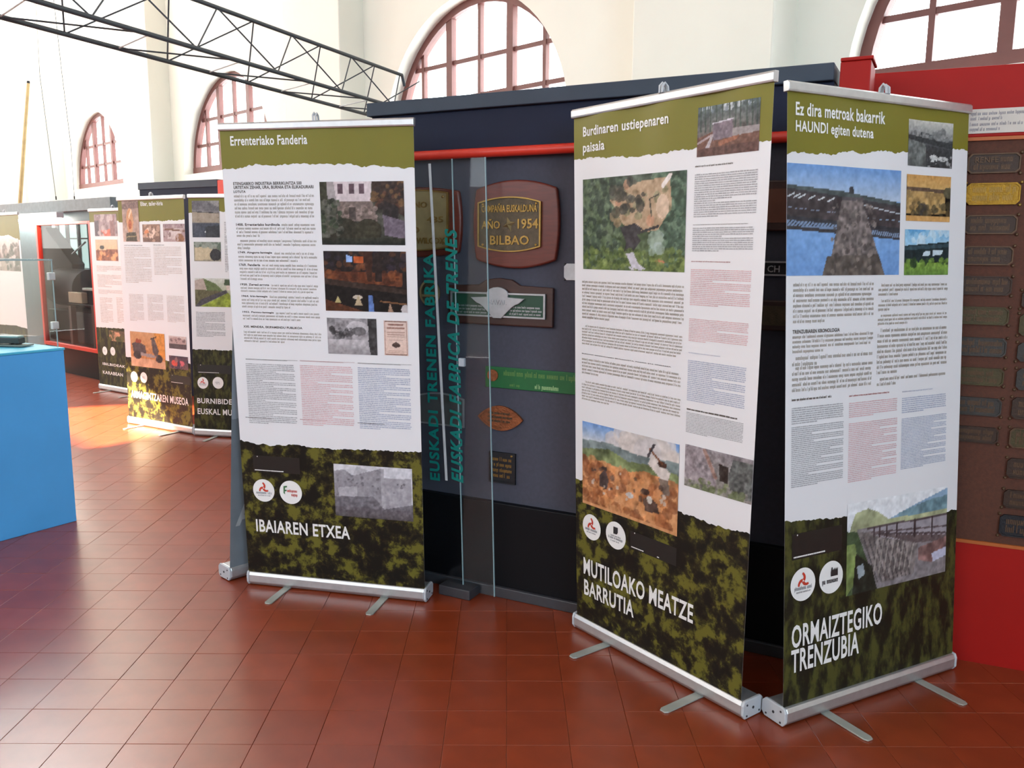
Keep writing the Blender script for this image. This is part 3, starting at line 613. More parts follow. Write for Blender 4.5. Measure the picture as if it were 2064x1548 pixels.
L.picture(c7, (826, 240, 1208, 506), [('g', (96, 110, 112), (96, 70, 62)), ('n', 34, 8), ('b', 40, 0, 1, 0, .12, .03, [(200, 205, 210), (130, 140, 150), (90, 100, 100)])]+[('l', x, 0, x+.01, .5, .012, (70, 80, 74)) for x in (.05, .12, .2, .3, .4, .52, .62, .7, .8, .88, .95)]+[('p', [(0, .62), (.3, .5), (1, .5), (1, 1), (0, 1)], (110, 76, 64)), ('p', [(.25, .36), (.58, .32), (.6, .66), (.26, .7)], (120, 106, 116)), ('l', .25, .36, .58, .32, .012, (196, 190, 200)), ('p', [(.58, .5), (1, .5), (1, .62), (.58, .66)], (150, 140, 140)), ('p', [(.14, .82), (.24, .56), (.27, .58), (.2, .84)], (176, 166, 170)), ('l', .02, .72, .24, .58, .02, (170, 150, 150)), ('p', [(.35, .72), (.7, .64), (.66, .72), (.36, .82)], (150, 96, 74)), ('p', [(0, .84), (1, .8), (1, 1), (0, 1)], (92, 62, 56)), ('n', 26, 24)], 90, 8)
L.picture(c7, (105, 688, 742, 1266), [('g', (74, 86, 74), (76, 92, 56)), ('n', 46, 10), ('b', 420, 0, .4, 0, 1, .028, [(66, 82, 66), (88, 104, 76), (50, 62, 52), (100, 116, 90)]), ('b', 360, .7, 1, 0, 1, .028, [(70, 92, 74), (100, 122, 100), (54, 72, 58)]), ('p', [(.3, .25), (.55, .08), (.86, .05), (.88, .35), (.76, .58), (.56, .6), (.42, .5), (.36, .34)], (176, 150, 122)), ('b', 30, .32, .86, .08, .5, .03, [(150, 124, 96), (190, 140, 112), (130, 126, 96)]), ('b', 24, .3, .62, .06, .4, .035, [(62, 60, 54), (80, 78, 66)]), ('l', .8, .14, .86, .04, .018, (216, 206, 200)), ('l', .68, .26, .76, .22, .006, (60, 60, 54)), ('l', .68, .26, .7, .44, .006, (70, 70, 60)), ('e', .8, .34, .06, .12, (206, 180, 156)), ('p', [(.4, .54), (.54, .5), (.62, .56), (.56, .62), (.6, .68), (.5, .84), (.44, .8), (.46, .7)], (58, 54, 58)), ('l', .58, .6, .76, .54, .014, (56, 52, 54)), ('p', [(.44, .8), (.52, .78), (.58, .92), (.66, .99), (.6, 1), (.5, .98), (.46, .88)], (190, 186, 196)), ('p', [(.72, .9), (.8, .84), (.84, .9), (.76, .94)], (184, 110, 84)), ('b', 200, 0, 1, .78, 1, .026, [(96, 112, 58), (120, 134, 74), (74, 90, 48)]), ('p', [(.46, .82), (.53, .8), (.58, .92), (.65, .97), (.6, .99), (.52, .96)], (194, 190, 200)), ('b', 24, .68, .8, .62, .8, .035, [(140, 156, 140), (160, 176, 170)]), ('n', 34, 34)], 130, 9)
L.words(c7, (808, 598, 1045, 592), 1, M_TEXTD, False, 1); L.words(c7, (806, 652, 1188, 912), 20, M_TEXTG, True, .4, (11, 12)); L.words(c7, (795, 966, 1140, 965), 1, M_TEXTD, False, 1); L.words(c7, (793, 985, 1168, 1140), 12, M_TEXTG, True, .45, (4,))
L.words(c7, (784, 1192, 1025, 1208), 1, M_TEXTRD, False, 1); L.words(c7, (782, 1243, 1148, 1498), 20, M_TEXTR, True, .5, (6, 11))
L.words(c8, (775, 292, 1128, 320), 1, M_TEXTRD, False, 1); L.words(c8, (772, 312, 1135, 500), 14, M_TEXTR, True, .3, (6,)); L.words(c8, (767, 522, 965, 558), 1, M_TEXTB, False, 1); L.words(c8, (765, 570, 1115, 895), 22, M_TEXTB, True, .5, (8, 13)); L.words(c8, (757, 870, 1075, 951), 1, M_TEXTD, True, 1); L.words(c8, (755, 895, 1105, 1105), 14, M_TEXTG, True, .4, ())
L.words(c8, (101, 74, 736, 382), 11, None, False, .3); L.words(c8, (101, 350, 728, 566), 7, None, False, .95, (), (0,)); L.words(c8, (102, 556, 718, 772), 5, None, False, .2); L.words(c8, (102, 696, 714, 955), 7, None, False, .3, (), (0,))
L.title(c8, [('BURDINA MINERALAREN ERALDAKETA, PAISAIA ETA ONDAREA', (102, 530, 660, 622))], .03, 'heading_lettering', M_TEXTD, .0012)
L.picture(crop(1140, 540, .323), (108, 953, 697, 1676), [('g', (110, 150, 206), (186, 190, 196), 0, .3), ('g', (186, 172, 166), (186, 190, 196), .0, .02), ('g', (110, 150, 206), (190, 194, 200), 0, .22), ('b', 30, .3, 1, .04, .22, .09, [(206, 196, 190), (196, 190, 190)]), ('P', [(0, .22), (.3, .19), (.6, .24), (1, .2), (1, .45), (0, .45)], (120, 132, 132), 8, .3), ('P', [(0, .33), (.3, .26), (.5, .34), (.8, .3), (1, .34), (1, .6), (0, .6)], (112, 122, 84), 10, .5), ('P', [(0, .46), (.25, .42), (.5, .46), (.66, .4), (1, .42), (1, 1), (0, 1)], (186, 128, 84), 14, .5), ('b', 130, 0, 1, .45, 1, .045, [(206, 150, 104), (160, 100, 64), (196, 136, 90), (140, 88, 58)]), ('p', [(.2, .6), (.26, .5), (.3, .62), (.28, .74), (.2, .72)], (84, 70, 66)), ('e', .25, .5, .03, .025, (70, 56, 50)), ('p', [(.7, .3), (.74, .2), (.78, .2), (.92, .34), (.9, .42), (.84, .44)], (206, 196, 190)), ('e', .84, .27, .045, .035, (74, 52, 42)), ('l', .72, .14, .84, .26, .012, (120, 80, 56)), ('l', .7, .22, .76, .08, .012, (60, 54, 58)), ('p', [(.8, .42), (.9, .42), (.92, .58), (.86, .6)], (120, 104, 92)), ('e', .68, .62, .04, .035, (70, 52, 44)), ('p', [(.66, .72), (.72, .66), (.8, .72), (.82, .82), (.68, .84)], (84, 64, 56)), ('e', .52, .72, .04, .03, (196, 190, 186)), ('e', .72, .7, .03, .04, (206, 200, 190)), ('b', 26, .1, .9, .5, .85, .02, [(70, 58, 54), (200, 190, 180), (96, 76, 64)]), ('g', (206, 150, 104), (200, 146, 104), .96, 1), ('n', 30, 30)], 110, 10, .0016)
L.picture(c8, (750, 1097, 1176, 1483), [('g', (140, 132, 136), (122, 120, 112)), ('n', 40, 9), ('P', [(0, 0), (.3, 0), (.45, .4), (.5, .8), (0, .8)], (148, 138, 142), 20, .4), ('l', .3, .05, .48, .62, .03, (150, 120, 110)), ('p', [(.52, .28), (.66, .3), (.66, .68), (.54, .66)], (52, 44, 40)), ('P', [(.72, .1), (1, .1), (1, .95), (.7, .9), (.66, .5)], (92, 94, 92), 22, .6), ('b', 40, 0, 1, .75, 1, .04, [(120, 128, 92), (140, 134, 130), (104, 112, 80)]), ('n', 34, 30)], 90, 11)
L.black(c9, (388, 325, 665, 540)); L.logo(c9, 160, 305, .052, 'knot'); L.logo(c9, 302, 355, .054, 'shield')
L.title(c9, [('MUTILOAKO MEATZE', (113, 480, 768, 885)), ('BARRUTIA', (116, 612, 410, 850))], .022, off=.0032)

# ---- right foreground banner
C = Banner(1.2880, 2.7261, .4743, .0586, -.0095, 2.0428, ripple=.003)
t, L = make_banner(C, 'foreground roll-up banner titled ORMAIZTEGIKO TRENZUBIA with railway bridge photos', GRP)
d1, d2, d3 = crop(1540, 140, .3231), crop(1540, 540, .3231), crop(1540, 980, .3359)
torn(C, 'header_print', edge(C, d1, [(118, 540), (180, 522), (300, 522), (430, 528), (520, 516), (640, 518), (720, 506), (860, 520), (1000, 510), (1170, 492), (1215, 500)]), C.H-.03, .0006, M_OLIVE, t, 5, True)
torn(C, 'footer_print', edge(C, d3, [(90, 217), (160, 210), (250, 206), (360, 196), (500, 186), (1085, 158), (1110, 150)]), C.zb-.01, .0006, M_MOSSC, t, 6, False)
L.title(d1, [('Ez dira metroak bakarrik', (199, 200, 750, 345)), ('HAUNDI egiten dutena', (199, 315, 680, 452))], .022)
L.picture(d1, (902, 308, 1168, 620), [('g', (196, 194, 186), (120, 122, 122), 0, .4), ('p', [(0, .3), (.3, .24), (1, .4), (1, 1), (0, 1)], (70, 74, 76)), ('b', 30, 0, 1, .2, .4, .06, [(150, 150, 148), (110, 112, 112)]), ('p', [(0, .32), (1, .46), (1, .58), (0, .42)], (48, 52, 54)), ('P', [(0, .42), (.4, .5), (.42, 1), (0, 1)], (96, 100, 98), 12, .5), ('p', [(.4, .52), (1, .6), (1, 1), (.42, 1)], (56, 58, 60)), ('e', .58, .8, .09, .08, (206, 206, 204)), ('e', .78, .8, .12, .05, (190, 190, 188)), ('b', 20, .45, 1, .75, 1, .03, [(180, 180, 178), (40, 42, 44)]), ('n', 26, 26)], 70, 12)
L.picture(d1, (890, 652, 1156, 953), [('g', (196, 146, 84), (206, 170, 110), 0, .4), ('p', [(0, .26), (1, .3), (1, .38), (0, .34)], (96, 76, 62)), ('P', [(0, .34), (.86, .38), (.9, .82), (0, .84)], (170, 138, 88), 10, .4), ('e', .95, .36, .12, .12, (84, 78, 58)), ('e', .38, .74, .12, .14, (66, 60, 56)), ('b', 24, .02, 1, .6, .86, .05, [(80, 70, 50), (110, 90, 60)]), ('g', (196, 150, 90), (206, 156, 96), .88, 1), ('n', 22, 20)], 70, 13)
L.picture(d1, (878, 997, 1146, 1281), [('g', (90, 156, 206), (190, 212, 224), 0, .4), ('b', 20, 0, 1, .02, .3, .1, [(150, 196, 226), (200, 220, 232)]), ('p', [(0, .36), (1, .26), (1, .7), (0, .72)], (30, 44, 48)), ('p', [(0, .38), (1, .3), (1, .38), (0, .46)], (56, 76, 84)), ('p', [(.45, .48), (.58, .46), (.58, .56), (.4, .58)], (196, 212, 220)), ('p', [(.63, .45), (.86, .44), (.84, .54), (.63, .57)], (196, 212, 220)), ('g', (130, 160, 70), (96, 130, 60), .72, 1), ('b', 30, 0, 1, .66, .78, .05, [(50, 70, 44), (110, 140, 60)]), ('n', 16, 18)], 70, 14)
TR = [('g', (108, 150, 206), (176, 190, 210), 0, .3), ('g', (132, 172, 220), (110, 150, 204), .3, 1), ('p', [(0, .19), (.5, .23), (1, .31), (1, .66), (0, .58)], (62, 58, 62)), ('p', [(0, .19), (.5, .23), (1, .31), (1, .34), (0, .22)], (76, 84, 84)), ('P', [(0, .24), (1, .37), (1, .55), (0, .46)], (66, 58, 60), 18, .3), ('p', [(0, .46), (1, .55), (1, .58), (0, .49)], (50, 50, 56)), ('p', [(0, .5), (.42, .53), (.42, .58), (0, .55)], (120, 140, 170)), ('p', [(.68, .57), (1, .6), (1, .64), (.68, .61)], (130, 148, 176))]
TR += [('l', x, .295+x*.09, x+.05, .265+x*.09, .006, (206, 210, 214)) for x in (.01, .06, .1, .18, .26, .34)] + [('l', .6+.05*k, .335+.01*k, .635+.05*k, .338+.01*k, .005, (190, 196, 204)) for k in range(8)] + [('l', .02+.045*k, .39+.004*k, .04+.045*k, .392+.004*k, .004, (130, 140, 160)) for k in range(9)] + [('l', .68+.06*k, .46+.004*k, .70+.06*k, .462+.004*k, .005, (140, 160, 180)) for k in range(6)]
TR += [('l', .03*k, .55, .03*k+.04, .5, .004, (50, 52, 60)) for k in range(14)] + [('l', .68+.02*k, .63, .7+.02*k, .57, .004, (56, 58, 66)) for k in range(16)]
TR += [('P', [(.46, .3), (.64, .29), (.8, .82), (.86, 1), (.3, 1), (.38, .8)], (112, 102, 100), 40, .6), ('p', [(.52, .24), (.53, .18), (.56, .18), (.57, .24)], (60, 60, 66)), ('p', [(.46, .28), (.65, .275), (.65, .3), (.46, .31)], (84, 78, 82)), ('P', [(.34, .82), (.8, .8), (.86, 1), (.3, 1)], (96, 86, 80), 30, .5), ('b', 90, .38, .78, .34, 1, .016, [(140, 128, 122), (80, 72, 70), (100, 92, 88)]), ('n', 14, 40)]
L.picture(d1, (112, 578, 838, 1281), TR, 140, 15)
L.words(d2, (183, 90, 681, 330), 8, None, False, .38); L.title(d2, [('TRENZUBIAREN KRONOLOGIA', (178, 388, 470, 397))], .03, 'heading_lettering', M_TEXTD, .0012)
L.words(d2, (178, 418, 676, 506), 4, None, False, .37); L.words(d2, (176, 548, 672, 584), 2, None, False, .33, (), (0,)); L.words(d2, (175, 612, 670, 735), 5, None, False, 1, (), (0,))
for r, n, sh in (((712, 94, 1142, 168), 3, .3), ((711, 194, 1141, 256), 3, .16), ((708, 286, 1139, 340), 3, .42), ((706, 376, 1136, 632), 9, .28), ((703, 680, 1131, 702), 2, .26)): L.words(d2, r, n, None, False, sh, (), (0,))
for (hx, hy, hx2, hy2), r1, r2, m, md in (((172, 818, 420, 800), (172, 872, 493, 942), (170, 992, 490, 1322), M_TEXTG, M_TEXTD), ((530, 796, 780, 770), (530, 840, 827, 902), (528, 968, 822, 1292), M_TEXTR, M_TEXTRD), ((862, 770, 1050, 748), (860, 808, 1132, 876), (858, 938, 1128, 1214), M_TEXTB, M_TEXTB)):
    L.words(d2, (hx, hy-4, hx2, hy2+12), 1, md, False, 1); L.words(d2, r1, 8, m, True, .5); L.words(d2, r2, 32, m, True, .5, (4, 8, 13, 17, 21, 25))
BRG = [('g', (226, 226, 228), (218, 222, 228), 0, .36), ('P', [(.42, .24), (.66, .14), (1, .02), (1, .3), (.42, .3)], (134, 160, 184), 8, .2), ('P', [(.5, .2), (.8, .12), (1, .1), (1, .3), (.5, .3)], (112, 140, 150), 10, .3), ('P', [(.02, .33), (.08, .12), (.2, .09), (.3, .15), (.4, .25), (1, .26), (1, .36), (.02, .36)], (164, 168, 132), 12, .4), ('p', [(.1, .3), (1, .31), (1, 1), (.1, 1)], (128, 122, 124)), ('p', [(0, .3), (.1, .32), (.3, 1), (0, 1)], (66, 82, 56)), ('P', [(.1, .33), (.3, .36), (.7, .56), (.66, .92), (.34, .94)], (118, 110, 108), 30, .5)]
BRG += [('l', .16+.05*k, .4+.02*k, .3+.04*k, .92, .006, (84, 78, 78)) for k in range(9)] + [('l', .3+.05*k, .44+.02*k, .26+.05*k, .84, .006, (150, 142, 136)) for k in range(8)]
BRG += [('p', [(.2, .31), (1, .32), (1, .6), (.7, .58), (.3, .42)], (150, 144, 150)), ('p', [(.3, .4), (1, .56), (1, .62), (.68, .58)], (96, 84, 84)), ('l', .2, .31, 1, .32, .012, (86, 74, 76)), ('l', .24, .36, 1, .46, .01, (92, 80, 82)), ('l', .26, .38, 1, .54, .012, (80, 70, 72))] + [('l', x, .31, x, .36+x*.22, .008, (64, 52, 54)) for x in (.26, .31, .38, .48, .66, .84)] + [('P', [(.7, .64), (1, .58), (1, .76), (.84, .84), (.7, .78)], (126, 96, 92), 16, .6), ('p', [(.84, .74), (1, .7), (1, .8), (.86, .84)], (186, 186, 206)), ('P', [(0, .45), (.08, .45), (.14, .8), (0, 1)], (120, 136, 80), 12, .4), ('P', [(.09, .55), (.24, .72), (.3, 1), (.06, 1)], (36, 40, 32), 12, .4), ('p', [(.1, .7), (.16, .68), (.18, .8), (.12, .84)], (150, 160, 166)), ('n', 20, 34)]
L.picture(d3, (500, 110, 1083, 510), BRG, 130, 16, .0016)
L.black(d3, (165, 290, 465, 380)); L.logo(d3, 230, 587, .0555, 'knot'); L.logo(d3, 400, 545, .0555, 'factory')
L.title(d3, [('ORMAIZTEGIKO', (161, 838, 703, 822)), ('TRENZUBIA', (158, 985, 565, 1002))], .022, off=.0032)

# ---- banners farther back
e1 = crop(0, 350, .3552)
E_ = Banner(-2.955, 7.066, -.547, .011, .003, 1.948)
t, L = make_banner(E_, 'sunlit roll-up banner titled ARMAGINTZAREN MUSEOA with scooter photo, farther back', GRP)
torn(E_, 'header_print', edge(E_, e1, [(670, 275), (800, 272), (900, 268), (1055, 262)]), E_.H-.03, .0006, M_OLIVE, t, 7, True)
torn(E_, 'footer_print', edge(E_, e1, [(725, 1040), (940, 1060), (1085, 1080)]), E_.zb-.01, .0006, M_MOSSA, t, 8, False)
L.title(e1, [('Eibar, tailer-hiria', (798, 160, 925, 184))], .02)
L.picture(e1, (690, 152, 795, 386), [('g', (150, 124, 116), (196, 164, 150)), ('n', 30, 6), ('p', [(0, .1), (1, .06), (1, .2), (0, .22)], (126, 100, 96)), ('e', .45, .5, .2, .3, (206, 150, 110)), ('l', .4, .4, .55, .25, .03, (230, 200, 170)), ('e', .45, .58, .1, .12, (176, 92, 60)), ('p', [(.22, .78), (.78, .76), (.84, .98), (.18, .98)], (84, 76, 66)), ('l', .2, .88, .82, .86, .014, (150, 130, 100)), ('n', 16, 16)], 44, 21, .002)
L.picture(e1, (808, 288, 912, 388), [('g', (150, 116, 100), (120, 92, 84)), ('e', .45, .5, .35, .3, (226, 196, 180)), ('e', .25, .5, .14, .2, (216, 140, 100)), ('b', 24, 0, 1, 0, 1, .08, [(120, 90, 80), (196, 160, 140)])], 36, 22, .002)
L.picture(e1, (925, 286, 1058, 386), [('g', (150, 124, 130), (176, 150, 150)), ('p', [(.3, .3), (.9, .28), (.7, .9), (.2, .8)], (206, 190, 190)), ('l', .1, .3, .95, .4, .05, (120, 84, 70)), ('e', .75, .8, .2, .25, (140, 96, 70)), ('b', 16, 0, 1, 0, 1, .06, [(110, 84, 84), (190, 170, 170)])], 40, 23, .002)
M_TEXTF = mat('faint_print', (204, 192, 188), 0.6)
for r, n in (((705, 415, 865, 625), 22), ((870, 412, 1035, 580), 18), ((732, 680, 820, 840), 20), ((835, 682, 930, 840), 20), ((945, 690, 1050, 850), 20)): L.words(e1, r, n, M_TEXTF, True, .5, (6, 12))
L.words(e1, (705, 402, 812, 412), 1, M_TEXTG, True, 1); L.words(e1, (870, 400, 935, 410), 1, M_TEXTG, True, 1)
L.picture(e1, (738, 893, 942, 1112), [('g', (196, 150, 110), (180, 120, 70)), ('P', [(0, .72), (1, .78), (1, 1), (0, 1)], (200, 160, 130), 6, .2), ('p', [(.7, 0), (1, 0), (1, .7), (.8, .6)], (206, 140, 70)), ('p', [(.05, .35), (.2, .28), (.44, .38), (.46, .6), (.1, .62)], (84, 74, 76)), ('e', .2, .66, .12, .12, (60, 52, 54)), ('e', .82, .72, .1, .11, (60, 52, 54)), ('p', [(.3, .58), (.7, .62), (.72, .7), (.3, .68)], (150, 140, 138)), ('p', [(.62, .15), (.7, .15), (.82, .5), (.76, .7), (.64, .55)], (90, 80, 80)), ('l', .6, .18, .76, .12, .015, (60, 54, 56)), ('p', [(.18, .2), (.34, .24), (.3, .34), (.16, .32)], (150, 74, 56)), ('n', 14, 14)], 60, 24, .002)
L.picture(e1, (958, 918, 1060, 1000), [('g', (206, 190, 186), (150, 130, 126)), ('p', [(.1, .2), (.4, .1), (.95, .3), (.95, .6), (.1, .6)], (176, 150, 146)), ('g', (84, 74, 78), (96, 84, 86), .6, 1), ('b', 14, .1, .9, .2, .55, .04, [(110, 90, 92)])], 36, 25, .002)
L.picture(e1, (960, 1030, 1070, 1116), [('g', (74, 60, 74), (120, 90, 90)), ('e', .3, .55, .16, .22, (206, 84, 74)), ('e', .66, .55, .14, .2, (196, 100, 110)), ('b', 14, 0, 1, 0, 1, .07, [(54, 46, 70), (150, 110, 110)])], 36, 26, .002)
L.logo(e1, 763, 1152, .046, ''); L.logo(e1, 817, 1157, .046, '')
L.black(e1, (968, 1140, 1080, 1200))
L.title(e1, [('ARMAGINTZAREN MUSEOA', (745, 1228, 1072, 1318))], .02, off=.0032)

D_ = Banner(-4.076, 8.839, -.600, .006, .001, 1.928)
t, L = make_banner(D_, 'farther roll-up banner titled IBILBIDEAK, half hidden behind the sunlit banner', GRP)
torn(D_, 'header_print', [(-BW/2, 1.79), (0, 1.80), (BW/2, 1.785)], D_.H-.03, .0006, M_OLIVE, t, 9, True)
torn(D_, 'footer_print', edge(D_, e1, [(560, 872), (640, 876), (720, 880)])+[(BW/2, .56)], D_.zb-.01, .0006, M_MOSSC, t, 10, False)
L.picture(e1, (533, 232, 668, 354), [('g', (150, 128, 132), (170, 150, 150)), ('n', 26, 5), ('p', [(0, .3), (.2, .3), (.2, 1), (0, 1)], (96, 84, 92)), ('p', [(.7, .1), (.9, .1), (.9, 1), (.7, 1)], (140, 104, 104)), ('p', [(.3, .72), (.68, .68), (.68, 1), (.3, 1)], (206, 110, 90)), ('b', 16, 0, 1, 0, 1, .07, [(120, 100, 104), (196, 180, 180)])], 44, 31, .002)
L.picture(e1, (541, 374, 672, 496), [('g', (206, 186, 160), (220, 190, 150), 0, .5), ('p', [(0, .5), (1, .46), (1, 1), (0, 1)], (150, 96, 74)), ('e', .3, .38, .1, .1, (74, 74, 70)), ('b', 30, .1, 1, .55, 1, .07, [(216, 140, 90), (120, 70, 56), (230, 170, 120)])], 44, 32, .002)
for r, n in (((548, 520, 690, 560), 4), ((552, 570, 692, 650), 9), ((558, 655, 696, 690), 4), ((566, 700, 645, 850), 16), ((660, 700, 705, 850), 16)): L.words(e1, r, n, M_TEXTF, True, .6, (3, 7))
L.picture(e1, (618, 888, 712, 958), [('g', (96, 76, 60), (84, 90, 50)), ('e', .5, .35, .2, .2, (206, 150, 120)), ('b', 20, 0, 1, 0, 1, .1, [(120, 96, 76), (60, 70, 40), (190, 140, 110)])], 30, 33, .002)
L.logo(e1, 596, 1005, .046, ''); L.logo(e1, 641, 1008, .046, '')
L.title(e1, [('IBILBIDEAK B', (584, 1070, 735, 1106)), ('KARABEAN', (585, 1116, 700, 1152))], .02, off=.0032)

F_ = Banner(-2.148, 6.716, -.205, .025, .010, 1.952)
t, L = make_banner(F_, 'shaded roll-up banner with locomotive photos, lettered BURNIBID at its foot', GRP)
torn(F_, 'header_print', edge(F_, e1, [(1060, 224), (1280, 215)])+[(BW/2, 1.74)], F_.H-.03, .0006, M_OLIVE, t, 11, True)
torn(F_, 'footer_print', edge(F_, e1, [(1085, 996), (1180, 998), (1305, 1004)])+[(BW/2, .66)], F_.zb-.01, .0006, M_MOSSC, t, 12, False)
L.picture(e1, (1088, 154, 1248, 362), [('g', (140, 136, 136), (120, 112, 104)), ('p', [(0, 0), (.5, 0), (1, .2), (1, .32), (0, .28)], (110, 106, 110)), ('p', [(0, .3), (1, .34), (1, .6), (0, .58)], (160, 146, 130)), ('l', 0, .3, 1, .34, .012, (60, 58, 60)), ('p', [(0, .6), (1, .6), (1, 1), (0, 1)], (72, 76, 88)), ('e', .5, .84, .04, .03, (226, 230, 236)), ('p', [(.5, .7), (1, .66), (1, 1), (.5, 1)], (52, 54, 60)), ('n', 22, 10)], 50, 41, .002)
L.picture(e1, (1100, 387, 1255, 498), [('g', (130, 134, 124), (150, 142, 124)), ('p', [(.03, .3), (.6, .26), (.72, .5), (.6, .9), (.03, .95)], (196, 180, 150)), ('e', .8, .66, .2, .3, (50, 48, 50)), ('b', 24, 0, 1, 0, .3, .07, [(96, 110, 96), (150, 156, 146)]), ('n', 16, 12)], 50, 42, .002)
L.picture(e1, (1105, 592, 1310, 758), [('g', (206, 206, 200), (120, 130, 80)), ('p', [(0, .1), (.25, .02), (.38, .3), (.3, .42), (0, .4)], (176, 160, 150)), ('p', [(.25, .02), (.6, .2), (.8, .46), (.35, .44)], (96, 110, 70)), ('p', [(0, .4), (.9, .46), (.1, 1), (0, 1)], (96, 92, 66)), ('p', [(.2, .72), (.88, .4), (.92, .5), (.1, 1), (0, 1)], (76, 72, 76)), ('P', [(.15, 1), (.92, .5), (1, .6), (1, 1)], (136, 150, 56), 8, .4), ('p', [(.84, .04), (1, .04), (1, .26), (.82, .24)], (70, 84, 60)), ('p', [(.88, .26), (1, .26), (1, .4), (.88, .4)], (206, 190, 180)), ('n', 16, 18)], 60, 43, .002)
for r, n in (((1272, 272, 1300, 560), 30), ((1112, 782, 1280, 930), 18)): L.words(e1, r, n, M_TEXTG, True, .6, (7, 13))
L.black(e1, (1120, 1082, 1310, 1138)); L.logo(e1, 1152, 1187, .048, 'knot'); L.logo(e1, 1238, 1187, .048, '')
L.title(e1, [('BURNIBIDEAREN', (1120, 1272, 1420, 1316)), ('EUSKAL MUSEOA', (1122, 1330, 1415, 1378))], .02, off=.0032)

H_ = Banner(-5.807, 9.914, -.700, 0, 0, 1.914)
t, L = make_banner(H_, 'distant roll-up banner seen past the glass case at the left edge', GRP)
torn(H_, 'header_print', [(-BW/2, 1.64), (.1, 1.66), (BW/2, 1.6)], H_.H-.03, .0006, M_OLIVE, t, 13, True)
torn(H_, 'footer_print', [(-BW/2, .60), (.1, .62), (BW/2, .60)], H_.zb-.01, .0006, M_MOSSC, t, 14, False)
o = add_picture('photo', H_, -.38, .38, 1.25, 1.62, [('g', (206, 200, 196), (150, 140, 132)), ('b', 60, 0, 1, .2, 1, .08, [(110, 104, 96), (196, 190, 186), (84, 90, 80), (176, 160, 150)]), ('n', 20, 12)], t, 60, 51, .002)

# grey-backed banner standing end-on behind the left foreground banner
gth = math.radians(46); gd = Vector((math.cos(gth), math.sin(gth), 0)); g0 = floor_pt(463, 1171)
GC = g0 + gd*(BW/2)
G = Banner(GC.x, GC.y, gth, -.055, .030, 2.03)
t = thing('roll_up_banner', 'grey-backed roll-up banner standing edge-on behind the left foreground banner', 'banner', G.o, GRP)
banner_hardware(G, t, feet=False); sheet(G, 'fabric', -BW/2, BW/2, G.zb-.02, G.H-.02, 0, M_FABBACK, t)
torn(G, 'footer_print', [(-BW/2, .77), (0, .78), (BW/2, .77)], G.zb-.01, .0006, mat('grey_show_through', (118, 126, 132), .6, var=.1, scale=8), t, 15, False)
mb = MB(); add_text(mb, G, 'A', -.40, -.30, .26, .36, .0016, .03); mb.build('title_lettering', mat('pale_show_through', (170, 172, 172), .6), t, recalc=False)
L = Layout(G, t); mb = MB(); add_words(mb, G, -.36, .3, .45, .62, 3, .0016, random.Random(2)); tag(mb.build('text_block', MATS['pale_show_through'], t, recalc=False), kind='stuff')

# ------------------------------------------------------------------ plaques on the grey board
M_WOOD = mat('varnished_mahogany', (96, 34, 22), 0.3, var=0.2, scale=14, stretch=(1, 1, 8))
M_WOODD = mat('dark_stained_wood', (58, 30, 24), 0.4, var=0.2, scale=14, stretch=(1, 1, 8))
M_BRASS = mat('old_brass', (150, 118, 62), 0.38, 0.75, var=0.15, scale=25)
M_BRASSD = mat('tarnished_brass_field', (84, 72, 56), 0.5, 0.5, var=0.2, scale=40, bump=.2, bscale=200)
M_BRASSP = mat('pale_brass', (170, 150, 108), 0.4, 0.6, var=0.12, scale=25)
M_PEWTER = mat('pewter', (168, 168, 172), 0.4, 0.6, var=0.1, scale=30)
M_GREEN = mat('green_enamel', (18, 62, 44), 0.35, var=0.08)
M_GREENS = mat('green_sign_enamel', (10, 92, 46), 0.4, var=0.06)
M_COPPER = mat('copper_relief', (140, 82, 50), 0.45, 0.6, var=0.25, scale=50, bump=.3, bscale=120)
M_IRON = mat('black_cast_iron', (30, 30, 34), 0.5, 0.3, var=0.2, scale=40, bump=.2, bscale=150)
def barrel(u0, u1, z0, z1, bow, side=0.0, n=14, k=0.0):
    """outline with bowed top and bottom and (optionally) bowed sides"""
    P = []
    for i in range(n+1): t = i/n; P.append((u0+(u1-u0)*t, z1+bow*4*t*(1-t)))
    for i in range(1, n): t = i/n; P.append((u1+side*4*t*(1-t), z1+(z0-z1)*t))
    for i in range(n+1): t = i/n; P.append((u1+(u0-u1)*t, z0-bow*4*t*(1-t)))
    for i in range(1, n): t = i/n; P.append((u0-side*4*t*(1-t), z0+(z1-z0)*t))
    return P
def slab(fr, pts, o0, o1): 
    mb = MB(); mb.prism([fr(u, o0, z) for u, z in pts], [fr(u, o1, z) for u, z in pts]); return mb
def ring(fr, outer, inner, o0, o1):
    mb = MB(); n = len(outer)
    for k in range(n):
        j = (k+1) % n; a, b, c, d = outer[k], outer[j], inner[j], inner[k]
        mb.quad(fr(a[0], o1, a[1]), fr(b[0], o1, b[1]), fr(c[0], o1, c[1]), fr(d[0], o1, d[1]))
        mb.quad(fr(a[0], o0, a[1]), fr(b[0], o0, b[1]), fr(b[0], o1, b[1]), fr(a[0], o1, a[1])); mb.quad(fr(d[0], o1, d[1]), fr(c[0], o1, c[1]), fr(c[0], o0, c[1]), fr(d[0], o0, d[1]))
    return mb
def stud(fr, u, z, o, r): 
    mb = MB(); mb.tube([fr(u, o-.004, z), fr(u, o, z), fr(u, o+r*.5, z)], [r, r, r*.5], 8); return mb
def npx(x, y): return NF.px(x, y)
def bx(fr, x0, y0, x1, y1):
    ua, za = fr.px(x0, y0); ub, zb = fr.px(x1, y1); return ua, ub, zb, za
